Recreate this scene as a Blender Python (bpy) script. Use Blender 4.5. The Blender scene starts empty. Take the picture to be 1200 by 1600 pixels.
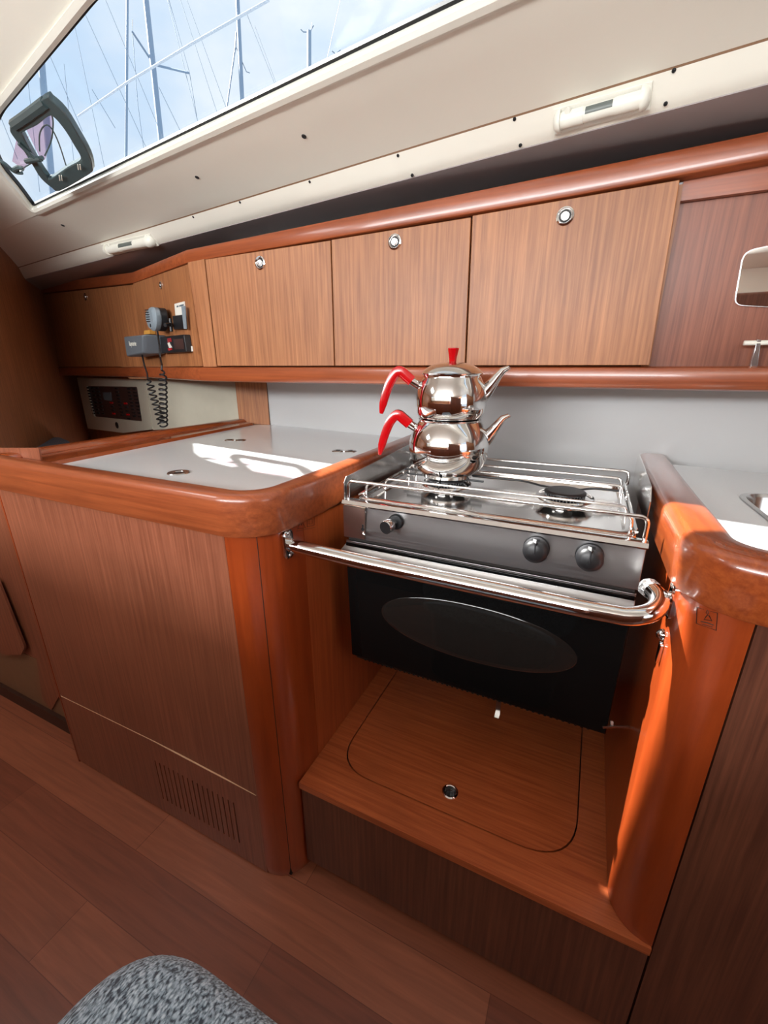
import bpy, bmesh, math, random
from mathutils import Vector, Matrix
random.seed(4)
PI = math.pi
SC = bpy.context.scene
COL = SC.collection

# ------------------------------------------------------------------ camera
F, YAW, PITCH, EYE = 669.35, math.radians(25.178), math.radians(18.682), 1.12
cam = bpy.data.cameras.new('camera'); camo = bpy.data.objects.new('camera', cam); COL.objects.link(camo)
camo.location = (0, 0, EYE)
camo.rotation_euler = (PI/2 - PITCH, 0, YAW)
cam.sensor_fit = 'VERTICAL'; cam.sensor_height = 24; cam.lens = F / 1600 * 24
cam.clip_start = 0.02; cam.clip_end = 300
SC.camera = camo

# ------------------------------------------------------------------ light
SUN_DIR = Vector((0.90, -0.10, -1.0))
SUN_STRENGTH = 26.0
sl = bpy.data.lights.new('sun', 'SUN'); so = bpy.data.objects.new('sun', sl); COL.objects.link(so)
sl.energy = SUN_STRENGTH; sl.angle = math.radians(0.9); sl.color = (1.0, 0.96, 0.90)
so.rotation_euler = SUN_DIR.to_track_quat('-Z', 'Y').to_euler()
so.location = (-3, 1.2, 6)

def area(name, loc, direction, sx, sy, power, color=(1, 1, 1)):
    l = bpy.data.lights.new(name, 'AREA'); o = bpy.data.objects.new(name, l); COL.objects.link(o)
    l.shape = 'RECTANGLE'; l.size = sx; l.size_y = sy; l.energy = power; l.color = color
    o.location = loc; o.rotation_euler = Vector(direction).to_track_quat('-Z', 'Y').to_euler()
    return o
area('daylight_companionway', (1.78, -0.45, 1.30), (-1, 0.45, 0.22), 0.8, 0.6, 5, (0.93, 0.97, 1.0))
area('fill_overhead', (-0.35, -1.0, 1.775), (0, 0.6, -1), 0.65, 0.5, 3.0, (0.95, 0.98, 1.0))  # added fill lamp under the closed ceiling, no hatch modelled there
area('daylight_far_windows', (-0.6, -1.5, 1.54), (0, 1, 0.04), 2.6, 0.26, 70, (0.95, 0.98, 1.0))
area('fill_forward', (-1.6, -0.1, 1.775), (-0.2, 0.5, -1), 0.5, 0.5, 8, (0.95, 0.98, 1.0))  # added fill lamp brightening the left lockers, ceiling above is closed

SC.view_settings.view_transform = 'Standard'; SC.view_settings.look = 'None'
SC.view_settings.gamma = 1.0; SC.view_settings.use_curve_mapping = False
SC.view_settings.exposure = 0.0

# ------------------------------------------------------------------ world: thin clouds on pale blue
w = bpy.data.worlds.new('sky'); SC.world = w; w.use_nodes = True
nt = w.node_tree; nt.nodes.clear()
def NN(t, typ, **kw):
    n = t.nodes.new(typ)
    for k, v in kw.items():
        if hasattr(n, k): setattr(n, k, v)
    return n
tc = NN(nt, 'ShaderNodeTexCoord'); mp = NN(nt, 'ShaderNodeMapping'); mp.inputs['Scale'].default_value = (1.6, 1.6, 3.2)
no = NN(nt, 'ShaderNodeTexNoise'); no.inputs['Scale'].default_value = 1.5; no.inputs['Detail'].default_value = 7; no.inputs['Roughness'].default_value = 0.55
rp = NN(nt, 'ShaderNodeValToRGB'); rp.color_ramp.elements[0].position = 0.38; rp.color_ramp.elements[0].color = (0.60, 0.75, 0.94, 1)
rp.color_ramp.elements[1].position = 0.62; rp.color_ramp.elements[1].color = (0.90, 0.94, 0.98, 1)
bg = NN(nt, 'ShaderNodeBackground'); bg.inputs['Strength'].default_value = 1.12
wo = NN(nt, 'ShaderNodeOutputWorld')
L = nt.links.new
L(tc.outputs['Generated'], mp.inputs[0]); L(mp.outputs[0], no.inputs[0]); L(no.outputs[0], rp.inputs[0]); L(rp.outputs[0], bg.inputs[0]); L(bg.outputs[0], wo.inputs[0])

# ------------------------------------------------------------------ geometry frame helpers
RT = Vector((math.cos(YAW), math.sin(YAW), 0))
FW = Vector((-math.sin(YAW)*math.cos(PITCH), math.cos(YAW)*math.cos(PITCH), -math.sin(PITCH)))
UP = RT.cross(FW)
CAM = Vector((0, 0, EYE))
def ray(px, py): return RT*((px-600)/F) - UP*((py-800)/F) + FW
def at(q, p, n):
    """world point where the sight line through photo pixel q meets the plane (p, n)"""
    d = ray(*q); n = Vector(n); return CAM + d*(n.dot(Vector(p)-CAM)/n.dot(d))
def aty(q, y): return at(q, (0, y, 0), (0, 1, 0))
def atx(q, x): return at(q, (x, 0, 0), (1, 0, 0))
def atz(q, z): return at(q, (0, 0, z), (0, 0, 1))
# the coachroof side runs 8 degrees off the galley front: u along it, v square to it
HA = 0.14; HN = Vector((HA, 1, 0)).normalized(); HD = Vector((1, -HA, 0)).normalized()
def uv(u, v, z): return HD*u + HN*v + Vector((0, 0, z))
V = Vector

# ------------------------------------------------------------------ materials
def srgb(r, g, b):
    f = lambda c: (c/255/12.92) if c/255 <= 0.04045 else ((c/255+0.055)/1.055)**2.4
    return (f(r), f(g), f(b), 1)
MATS = {}
def base(name):
    m = bpy.data.materials.new(name); m.use_nodes = True; t = m.node_tree; b = t.nodes['Principled BSDF']; MATS[name] = m
    return m, t, b
def plain(name, col, rough=0.5, metal=0.0, coat=0.0, noise=0.04, nscale=30, bump=0.0, spec=None, emit=None):
    m, t, b = base(name)
    tcn = NN(t, 'ShaderNodeTexCoord'); n = NN(t, 'ShaderNodeTexNoise'); n.inputs['Scale'].default_value = nscale; n.inputs['Detail'].default_value = 4
    t.links.new(tcn.outputs['Object'], n.inputs['Vector'])
    mx = NN(t, 'ShaderNodeValToRGB')
    c = col
    mx.color_ramp.elements[0].color = (c[0]*(1-noise), c[1]*(1-noise), c[2]*(1-noise), 1); mx.color_ramp.elements[0].position = 0.3
    mx.color_ramp.elements[1].color = (min(1, c[0]*(1+noise)), min(1, c[1]*(1+noise)), min(1, c[2]*(1+noise)), 1); mx.color_ramp.elements[1].position = 0.7
    t.links.new(n.outputs[0], mx.inputs[0]); t.links.new(mx.outputs[0], b.inputs['Base Color'])
    b.inputs['Roughness'].default_value = rough; b.inputs['Metallic'].default_value = metal; b.inputs['Coat Weight'].default_value = coat
    b.inputs['Coat Roughness'].default_value = 0.08
    if spec is not None: b.inputs['Specular IOR Level'].default_value = spec
    if bump:
        bp = NN(t, 'ShaderNodeBump'); bp.inputs['Strength'].default_value = bump; bp.inputs['Distance'].default_value = 0.001
        t.links.new(n.outputs[0], bp.inputs['Height']); t.links.new(bp.outputs[0], b.inputs['Normal'])
    if emit:
        b.inputs['Emission Color'].default_value = emit; b.inputs['Emission Strength'].default_value = 1.0
    return m
def wood(name, c1, c2, scale, rough=0.35, coat=0.3, coatr=0.1, fine=1.0, contrast=(0.35, 0.68), rot=(0, 0, 0)):
    m, t, b = base(name)
    tcn = NN(t, 'ShaderNodeTexCoord'); mpn = NN(t, 'ShaderNodeMapping'); mpn.inputs['Scale'].default_value = scale; mpn.inputs['Rotation'].default_value = rot
    t.links.new(tcn.outputs['Object'], mpn.inputs[0])
    n = NN(t, 'ShaderNodeTexNoise'); n.inputs['Scale'].default_value = 1.0; n.inputs['Detail'].default_value = 6; n.inputs['Roughness'].default_value = 0.65; n.inputs['Distortion'].default_value = 0.25
    t.links.new(mpn.outputs[0], n.inputs['Vector'])
    r = NN(t, 'ShaderNodeValToRGB'); r.color_ramp.elements[0].position = contrast[0]; r.color_ramp.elements[0].color = c1; r.color_ramp.elements[1].position = contrast[1]; r.color_ramp.elements[1].color = c2
    t.links.new(n.outputs[0], r.inputs[0])
    n2 = NN(t, 'ShaderNodeTexNoise'); n2.inputs['Scale'].default_value = 3.5; n2.inputs['Detail'].default_value = 3
    t.links.new(tcn.outputs['Object'], n2.inputs['Vector'])
    mr = NN(t, 'ShaderNodeMapRange'); mr.inputs[1].default_value = 0.3; mr.inputs[2].default_value = 0.7; mr.inputs[3].default_value = 0.86; mr.inputs[4].default_value = 1.1
    t.links.new(n2.outputs[0], mr.inputs[0])
    mul = NN(t, 'ShaderNodeVectorMath'); mul.operation = 'SCALE'
    t.links.new(r.outputs[0], mul.inputs[0]); t.links.new(mr.outputs[0], mul.inputs['Scale']); t.links.new(mul.outputs[0], b.inputs['Base Color'])
    b.inputs['Roughness'].default_value = rough; b.inputs['Coat Weight'].default_value = coat; b.inputs['Coat Roughness'].default_value = coatr
    bp = NN(t, 'ShaderNodeBump'); bp.inputs['Strength'].default_value = 0.12*fine; bp.inputs['Distance'].default_value = 0.0006
    t.links.new(n.outputs[0], bp.inputs['Height']); t.links.new(bp.outputs[0], b.inputs['Normal'])
    return m
VEN1, VEN2 = srgb(132, 80, 47), srgb(175, 116, 73)
WL = wood('veneer_reddish_upright_grain', srgb(120, 67, 46), srgb(152, 91, 66), (150, 150, 4), rough=0.38, coat=0.25, coatr=0.22)
WD = wood('veneer_shade_darkened', srgb(84, 46, 32), srgb(116, 68, 48), (150, 150, 4), rough=0.45, coat=0.1, coatr=0.3)  # reddish veneer darkened: shade of the lower right put into its colour
WV = wood('veneer_upright_grain', VEN1, VEN2, (150, 150, 4), rough=0.48, coat=0.10, coatr=0.3)
WH = wood('veneer_flat_grain', srgb(156, 74, 38), srgb(192, 102, 56), (5, 150, 150), rough=0.36, coat=0.3, coatr=0.2)
TX = wood('solid_mahogany_along_galley', srgb(124, 58, 30), srgb(162, 84, 46), (3, 110, 110), rough=0.34, coat=0.45, coatr=0.12, fine=0.3, contrast=(0.3, 0.72))
TY = wood('solid_mahogany_across', srgb(130, 56, 26), srgb(166, 82, 38), (110, 3, 110), rough=0.26, coat=0.75, coatr=0.06, fine=0.3, contrast=(0.3, 0.72))
TZ = wood('solid_mahogany_post', srgb(132, 50, 18), srgb(158, 66, 26), (50, 50, 5), rough=0.28, coat=0.6, coatr=0.08, fine=0.3, contrast=(0.3, 0.72))
CREAM = plain('cream_gelcoat', srgb(226, 222, 209), 0.42, coat=0.15, noise=0.02, nscale=4)
WHITE = plain('white_moulding', srgb(226, 224, 212), 0.35, noise=0.015)
COUNTER = plain('pale_grey_laminate', srgb(216, 219, 220), 0.2, coat=0.35, noise=0.012, nscale=200)
BACKW = plain('pale_grey_wall_panel', srgb(190, 190, 190), 0.33, coat=0.2, noise=0.015, nscale=6)
IVORY = plain('ivory_panel_paint', srgb(196, 190, 172), 0.4, noise=0.02)
CHROME = plain('polished_steel', (0.80, 0.79, 0.78, 1), 0.06, metal=1, noise=0.01)
STEEL = plain('satin_steel', (0.60, 0.59, 0.58, 1), 0.22, metal=1, noise=0.05, nscale=60)
HOB = plain('mirror_hob_steel', (0.86, 0.84, 0.82, 1), 0.13, metal=1, noise=0.04, nscale=12)
BLACK = plain('black_plastic', srgb(26, 26, 28), 0.4, noise=0.1)
RUBBER = plain('black_rubber', srgb(20, 20, 22), 0.6, noise=0.1)
DARKGAP = plain('shadow_gap_paint', srgb(26, 18, 14), 0.7, noise=0.1)
GLASSB = plain('black_oven_glass', (0.004, 0.004, 0.004, 1), 0.035, noise=0.02, spec=0.2)
GLASSW = plain('smoked_oven_window', (0.011, 0.010, 0.009, 1), 0.05, noise=0.03, spec=0.55)
OVENB = plain('oven_body_enamel', (0.02, 0.018, 0.017, 1), 0.35, metal=0.6, noise=0.1)
RED = plain('red_plastic', srgb(182, 8, 16), 0.16, coat=0.6, noise=0.03)
GREYP = plain('grey_plastic', srgb(92, 98, 104), 0.5, noise=0.03)
GREYL = plain('light_grey_plastic', srgb(128, 140, 148), 0.5, noise=0.03)
CARD = plain('white_card', srgb(222, 218, 208), 0.6, noise=0.02)
BROWNP = plain('brown_switch_panel', srgb(66, 44, 40), 0.35, noise=0.06)
LCD = plain('grey_display', srgb(104, 116, 124), 0.25, noise=0.02)
INK = plain('dark_ink', srgb(44, 20, 12), 0.5, noise=0.02)
BRASS = plain('ochre_tag', srgb(206, 150, 70), 0.4, noise=0.03)
MAST = plain('grey_spar_aluminium', srgb(140, 160, 182), 0.5, noise=0.03)
ROPE = plain('white_rope', srgb(214, 222, 230), 0.7, noise=0.03)
WIREM = plain('rigging_wire', srgb(128, 146, 166), 0.5, noise=0.03)
PORTF = plain('dark_green_portlight_frame', srgb(66, 82, 84), 0.25, coat=0.4, noise=0.05)
MIRROR = plain('mirror_silver', (0.85, 0.87, 0.88, 1), 0.015, metal=1, noise=0.005)
CREAM_SHADED = plain('cream_headliner_shaded', srgb(150, 141, 140), 0.45, coat=0.1, noise=0.02, nscale=5)  # cream liner; the underside's shade is put into this grey-brown
BLUEF = plain('slate_blue_fabric', srgb(112, 122, 138), 0.95, noise=0.5, nscale=260, bump=0.6)
BEIGE = plain('beige_brown_panel', srgb(128, 96, 70), 0.45, noise=0.05)
WORN = plain('pale_worn_edge', srgb(216, 176, 140), 0.5, noise=0.1)

def glass(name, tint, rough=0.02, gl=1.0):
    m = bpy.data.materials.new(name); m.use_nodes = True; t = m.node_tree; t.nodes.clear()
    tr = NN(t, 'ShaderNodeBsdfTransparent'); tr.inputs[0].default_value = tint
    g = NN(t, 'ShaderNodeBsdfGlossy'); g.inputs['Roughness'].default_value = rough
    lw = NN(t, 'ShaderNodeLayerWeight'); lw.inputs[0].default_value = 0.5
    fr = NN(t, 'ShaderNodeMath'); fr.operation = 'POWER'; fr.inputs[1].default_value = 5.0; t.links.new(lw.outputs['Facing'], fr.inputs[0])
    fa = NN(t, 'ShaderNodeMath'); fa.operation = 'MULTIPLY_ADD'; fa.inputs[1].default_value = 0.9; fa.inputs[2].default_value = 0.035; t.links.new(fr.outputs[0], fa.inputs[0]); fr = fa
    nz = NN(t, 'ShaderNodeTexNoise'); nz.inputs['Scale'].default_value = 2.0
    ml = NN(t, 'ShaderNodeMath'); ml.operation = 'MULTIPLY'; ml.inputs[1].default_value = gl
    mx = NN(t, 'ShaderNodeMixShader'); o = NN(t, 'ShaderNodeOutputMaterial')
    t.links.new(fr.outputs[0], ml.inputs[0]); t.links.new(ml.outputs[0], mx.inputs[0]); t.links.new(tr.outputs[0], mx.inputs[1]); t.links.new(g.outputs[0], mx.inputs[2]); t.links.new(mx.outputs[0], o.inputs[0])
    return m
PANE = glass('window_pane', (0.96, 0.98, 0.99, 1), gl=0.6)
PINK = glass('pink_tinted_acrylic', (0.93, 0.78, 0.83, 1))

def brushed():
    m, t, b = base('brushed_steel_panel')
    tcn = NN(t, 'ShaderNodeTexCoord'); mpn = NN(t, 'ShaderNodeMapping'); mpn.inputs['Scale'].default_value = (8, 8, 500)
    n = NN(t, 'ShaderNodeTexNoise'); n.inputs['Scale'].default_value = 1; n.inputs['Detail'].default_value = 4
    t.links.new(tcn.outputs['Object'], mpn.inputs[0]); t.links.new(mpn.outputs[0], n.inputs['Vector'])
    r = NN(t, 'ShaderNodeMapRange'); r.inputs[3].default_value = 0.24; r.inputs[4].default_value = 0.38
    t.links.new(n.outputs[0], r.inputs[0]); t.links.new(r.outputs[0], b.inputs['Roughness'])
    b.inputs['Base Color'].default_value = (0.35, 0.34, 0.34, 1); b.inputs['Metallic'].default_value = 1
    bp = NN(t, 'ShaderNodeBump'); bp.inputs['Strength'].default_value = 0.1; bp.inputs['Distance'].default_value = 0.0003
    t.links.new(n.outputs[0], bp.inputs['Height']); t.links.new(bp.outputs[0], b.inputs['Normal'])
    return m
BRUSH = brushed()
def floor_mat():
    m, t, b = base('mahogany_plank_floor')
    tcn = NN(t, 'ShaderNodeTexCoord'); mpn = NN(t, 'ShaderNodeMapping'); mpn.inputs['Location'].default_value = (0.44, 0.06, 0)
    t.links.new(tcn.outputs['Object'], mpn.inputs[0])
    br = NN(t, 'ShaderNodeTexBrick'); br.inputs['Scale'].default_value = 1; br.inputs['Brick Width'].default_value = 0.84; br.inputs['Row Height'].default_value = 0.115
    br.inputs['Mortar Size'].default_value = 0.0008; br.inputs['Mortar Smooth'].default_value = 0.2; br.offset = 0.5
    br.inputs['Color1'].default_value = srgb(124, 66, 46); br.inputs['Color2'].default_value = srgb(158, 92, 64); br.inputs['Mortar'].default_value = srgb(108, 54, 35)
    t.links.new(mpn.outputs[0], br.inputs['Vector'])
    mp2 = NN(t, 'ShaderNodeMapping'); mp2.inputs['Scale'].default_value = (4, 70, 1)
    n = NN(t, 'ShaderNodeTexNoise'); n.inputs['Scale'].default_value = 1; n.inputs['Detail'].default_value = 7; n.inputs['Roughness'].default_value = 0.6; n.inputs['Distortion'].default_value = 0.8
    t.links.new(tcn.outputs['Object'], mp2.inputs[0]); t.links.new(mp2.outputs[0], n.inputs['Vector'])
    mr = NN(t, 'ShaderNodeMapRange'); mr.inputs[1].default_value = 0.3; mr.inputs[2].default_value = 0.7; mr.inputs[3].default_value = 0.78; mr.inputs[4].default_value = 1.18
    t.links.new(n.outputs[0], mr.inputs[0])
    mul = NN(t, 'ShaderNodeVectorMath'); mul.operation = 'SCALE'
    t.links.new(br.outputs['Color'], mul.inputs[0]); t.links.new(mr.outputs[0], mul.inputs['Scale']); t.links.new(mul.outputs[0], b.inputs['Base Color'])
    b.inputs['Roughness'].default_value = 0.42; b.inputs['Coat Weight'].default_value = 0.25; b.inputs['Coat Roughness'].default_value = 0.3
    return m
FLOORM = floor_mat()
def tweed():
    m, t, b = base('grey_tweed_fabric')
    tcn = NN(t, 'ShaderNodeTexCoord')
    mpn = NN(t, 'ShaderNodeMapping'); mpn.inputs['Scale'].default_value = (1.6, 0.8, 1); mpn.inputs['Rotation'].default_value = (0, 0, 0.7)
    t.links.new(tcn.outputs['Object'], mpn.inputs[0])
    v = NN(t, 'ShaderNodeTexVoronoi'); v.inputs['Scale'].default_value = 190
    n = NN(t, 'ShaderNodeTexNoise'); n.inputs['Scale'].default_value = 240; n.inputs['Detail'].default_value = 3
    t.links.new(mpn.outputs[0], v.inputs['Vector']); t.links.new(mpn.outputs[0], n.inputs['Vector'])
    ad = NN(t, 'ShaderNodeMath'); ad.operation = 'MULTIPLY_ADD'; ad.inputs[1].default_value = 0.45
    t.links.new(v.outputs['Distance'], ad.inputs[0]); t.links.new(n.outputs[0], ad.inputs[2])
    r = NN(t, 'ShaderNodeValToRGB'); e = r.color_ramp.elements; e[0].position = 0.48; e[0].color = srgb(218, 236, 248); e[1].position = 0.90; e[1].color = srgb(64, 76, 90)
    e2 = e.new(0.70); e2.color = srgb(160, 184, 202)
    t.links.new(ad.outputs[0], r.inputs[0]); t.links.new(r.outputs[0], b.inputs['Base Color'])
    b.inputs['Roughness'].default_value = 0.95; b.inputs['Sheen Weight'].default_value = 0.3
    bp = NN(t, 'ShaderNodeBump'); bp.inputs['Strength'].default_value = 0.8; bp.inputs['Distance'].default_value = 0.002; bp.invert = True
    t.links.new(ad.outputs[0], bp.inputs['Height']); t.links.new(bp.outputs[0], b.inputs['Normal'])
    return m
TWEED = tweed()

# ------------------------------------------------------------------ mesh helpers (all shapes given in world space)
def wloc(o):
    p = V((0, 0, 0))
    while o: p += o.location; o = o.parent
    return p
def mesh(name, bm, mat, parent=None, smooth=False, bevel=0, seg=2, angle=35, kind=None):
    bmesh.ops.remove_doubles(bm, verts=bm.verts[:], dist=1e-6)
    bmesh.ops.recalc_face_normals(bm, faces=bm.faces[:])
    off = wloc(parent)
    for v in bm.verts: v.co -= off
    me = bpy.data.meshes.new(name); bm.to_mesh(me); bm.free()
    me.materials.append(mat)
    o = bpy.data.objects.new(name, me); COL.objects.link(o)
    if parent: o.parent = parent
    if bevel:
        md = o.modifiers.new('bevel', 'BEVEL'); md.width = bevel; md.segments = seg; md.limit_method = 'ANGLE'; md.angle_limit = math.radians(angle)
    if smooth or bevel:
        for p in me.polygons: p.use_smooth = True
        me.set_sharp_from_angle(angle=math.radians(40 if not bevel else 60))
    if kind: o['kind'] = kind
    return o
def tag(o, label, cat, group=None):
    o['label'] = label; o['category'] = cat
    if group: o['group'] = group
    return o
def thing(name, label, cat, loc=(0, 0, 0), group=None):
    o = bpy.data.objects.new(name, None); COL.objects.link(o); o.location = loc; o.empty_display_size = 0.05
    return tag(o, label, cat, group)
def B(): return bmesh.new()
def box(bm, x0, x1, y0, y1, z0, z1):
    vs = [bm.verts.new((x, y, z)) for x in (x0, x1) for y in (y0, y1) for z in (z0, z1)]
    for f in ((0, 1, 3, 2), (4, 6, 7, 5), (0, 4, 5, 1), (2, 3, 7, 6), (0, 2, 6, 4), (1, 5, 7, 3)): bm.faces.new([vs[i] for i in f])
    return bm
def slab(bm, pts, vec):
    """polygon (3D points) given the thickness vec"""
    vec = V(vec); a = [bm.verts.new(V(p)) for p in pts]; b = [bm.verts.new(V(p)+vec) for p in pts]
    bm.faces.new(a); bm.faces.new(b[::-1]); n = len(a)
    for i in range(n): bm.faces.new((a[i], b[i], b[(i+1) % n], a[(i+1) % n]))
    return bm
def holed(bm, outer, holes, vec):
    vec = V(vec); es = []; loops = []
    for lp in [outer]+holes:
        vs = [bm.verts.new(V(p)) for p in lp]; loops.append(vs)
        for i in range(len(vs)): es.append(bm.edges.new((vs[i], vs[(i+1) % len(vs)])))
    r = bmesh.ops.triangle_fill(bm, use_beauty=True, edges=es)
    fs = [g for g in r['geom'] if isinstance(g, bmesh.types.BMFace)]
    mp_ = {}
    for lp in loops:
        for v in lp: mp_[v] = bm.verts.new(v.co+vec)
    for f in fs: bm.faces.new([mp_[v] for v in f.verts][::-1])
    for lp in loops:
        n = len(lp)
        for i in range(n): bm.faces.new((lp[i], lp[(i+1) % n], mp_[lp[(i+1) % n]], mp_[lp[i]]))
    return bm
def loft(bm, secs, closed=True, caps=True, ring=False):
    """sections: lists of 3D points, same count"""
    rows = [[bm.verts.new(V(p)) for p in s] for s in secs]; n = len(rows[0]); m = len(rows)
    for j in range(m if ring else m-1):
        a, b = rows[j], rows[(j+1) % m]
        for i in range(n if closed else n-1): bm.faces.new((a[i], a[(i+1) % n], b[(i+1) % n], b[i]))
    if caps and closed and not ring: bm.faces.new(rows[0][::-1]); bm.faces.new(rows[-1])
    return bm
def tube(bm, path, r, seg=12, ring=False, radii=None):
    path = [V(p) for p in path]; n = len(path); secs = []; up = None
    for i, p in enumerate(path):
        if ring: t = path[(i+1) % n]-path[i-1]
        else: t = path[min(i+1, n-1)]-path[max(i-1, 0)]
        t.normalize()
        if up is None: up = t.orthogonal().normalized()
        up = (up - t*up.dot(t)).normalized(); s = t.cross(up)
        rr = radii[i] if radii else r
        secs.append([p+(up*math.cos(2*PI*k/seg)+s*math.sin(2*PI*k/seg))*rr for k in range(seg)])
    return loft(bm, secs, ring=ring)
def lathe(bm, prof, c, seg=48, axis=(0, 0, 1)):
    ax = V(axis).normalized(); q = V((0, 0, 1)).rotation_difference(ax); c = V(c); secs = []
    prof = [(max(r, 1e-5), z) for r, z in prof]
    for k in range(seg):
        a = 2*PI*k/seg; secs.append([c+q @ V((r*math.cos(a), r*math.sin(a), z)) for r, z in prof])
    return loft(bm, secs, closed=False, caps=False, ring=True)
def disc(bm, c, n, r, t, seg=24): return lathe(bm, [(0, 0), (r, 0), (r, t), (0, t)], c, seg, n)
def arc(cx, cy, r, a0, a1, n=8): return [(cx+r*math.cos(math.radians(a0+(a1-a0)*i/n)), cy+r*math.sin(math.radians(a0+(a1-a0)*i/n))) for i in range(n+1)]
def fillet(pts, r, n=6, closed=True):
    """round the corners of a polyline / polygon (3D)"""
    P = [V(p) for p in pts]; out = []; m = len(P)
    for i in range(m):
        if not closed and i in (0, m-1): out.append(P[i]); continue
        a, b, c = P[i-1], P[i], P[(i+1) % m]
        rr = r[i] if isinstance(r, (list, tuple)) else r
        d1 = (a-b); d2 = (c-b); k = min(rr, d1.length*0.48, d2.length*0.48)
        p, q = b+d1.normalized()*k, b+d2.normalized()*k
        for j in range(n+1):
            t = j/n; out.append(p*(1-t)**2+b*2*t*(1-t)+q*t*t)
    return out
def smoothloop(pts, k=6, closed=True):
    P = [V(p) for p in pts]; n = len(P); out = []
    for i in range(n if closed else n-1):
        p0, p1, p2, p3 = (P[(i-1) % n], P[i], P[(i+1) % n], P[(i+2) % n]) if closed else (P[max(i-1, 0)], P[i], P[i+1], P[min(i+2, n-1)])
        for j in range(k):
            t = j/k; out.append(0.5*((2*p1)+(p2-p0)*t+(2*p0-5*p1+4*p2-p3)*t*t+(3*p1-p0-3*p2+p3)*t**3))
    if not closed: out.append(P[-1])
    return out
def sweep(bm, path, prof, caps=True):
    """path: xy outline walked with the OUTSIDE on the right; prof: (inward offset, z)"""
    n = len(path); secs = []
    for i, p in enumerate(path):
        a = V(path[max(i-1, 0)]).to_2d(); b = V(path[min(i+1, n-1)]).to_2d(); c = V(p).to_2d()
        d1 = (c-a).normalized() if i > 0 else (b-c).normalized(); d2 = (b-c).normalized() if i < n-1 else d1
        n1 = V((-d1.y, d1.x)); n2 = V((-d2.y, d2.x)); m = (n1+n2).normalized(); s = 1/max(0.3, m.dot(n1))
        secs.append([(c.x+m.x*d*s, c.y+m.y*d*s, z) for d, z in prof])
    return loft(bm, secs, caps=caps)
def fiddle_prof(z0, z1, w, r=0.012, zi=None):
    zi = z0 if zi is None else zi
    p = [(0.002, z0), (0, z0+0.003)]
    for k in range(5):
        a = PI/2*k/4; p.append((r-r*math.cos(a), z1-r+r*math.sin(a)))
    for k in range(5):
        a = PI/2*k/4; p.append((w-r*0.7+r*0.7*math.sin(a), z1-r*0.7+r*0.7*math.cos(a)))
    p.append((w, zi)); 
    if zi != z0: p.append((w, z0))
    return p

# ================================================================== SETTING
# floor
bm = B(); box(bm, -3.2, 1.95, -1.75, 1.75, -0.03, 0.0); mesh('floor', bm, FLOORM, kind='structure')

# coachroof side with the long window, sloping liner below it, overhead
def prof_sheet(name, prof, mat, u0, u1, n=10, th=0.012, smooth=True):
    bm = B(); secs = []
    for i in range(n+1):
        u = u0+(u1-u0)*i/n
        low = [uv(u, v, z) for v, z in prof]
        ups = []
        for k, (v, z) in enumerate(prof):
            a = prof[max(k-1, 0)]; b = prof[min(k+1, len(prof)-1)]
            t = V((b[0]-a[0], b[1]-a[1])).normalized(); nn = V((-t.y, t.x))
            if nn.y < 0 and abs(nn.y) > 0.05: nn = -nn
            if abs(nn.y) <= 0.05 and nn.x < 0: nn = -nn
            ups.append(uv(u, v+nn.x*th, z+nn.y*th))
        secs.append(low+ups[::-1])
    loft(bm, secs)
    return mesh(name, bm, mat, smooth=smooth, kind='structure')
U0, U1 = -3.3, 1.9
WINP = V(uv(0, 0.74, 1.605)); WIND = V((0, 0, 0)); 
wn = (HN*(1.708-1.605)-V((0, 0, 1))*(0.56-0.74)).normalized()    # upward-outward normal of the window plane
def winpt(u, v): return uv(u, v, 1.605+(v-0.74)*(1.708-1.605)/(0.56-0.74))
def atw(q, off=0.0): return at(q, WINP+wn*off, wn)
hole = [winpt(*p) for p in [(-1.85, 0.742), (-1.79, 0.690), (-1.746, 0.641), (-1.665, 0.598), (-1.60, 0.585), (-1.477, 0.571), (-1.175, 0.556), (-0.952, 0.545), (-0.77, 0.545), (-0.69, 0.570), (-0.61, 0.612), (-0.1, 0.632), (0.55, 0.640), (0.72, 0.665), (0.78, 0.70), (0.74, 0.735)]]
hole = fillet(hole, [0.02]+[.03]*16, 4)
bm = B(); holed(bm, [winpt(U0, 0.41), winpt(U1, 0.41), winpt(U1, 0.757), winpt(U0, 0.757)], [hole], wn*0.012)
mesh('wall_coachroof', bm, CREAM, kind='structure')
cen = winpt(-0.5, 0.64)
def offs(loop, d):   # in-plane offset of the hole outline (positive = away from the hole)
    n = len(loop); out = []
    e = V(HD); f = wn.cross(e).normalized()
    P2 = [(p.dot(e), p.dot(f)) for p in loop]; A = sum(P2[i][0]*P2[(i+1) % n][1]-P2[(i+1) % n][0]*P2[i][1] for i in range(n)); sg = 1 if A > 0 else -1
    for i, p in enumerate(loop):
        t = (loop[(i+1) % n]-loop[i-1]).normalized(); out.append(p + t.cross(wn)*d*sg)
    return out
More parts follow.
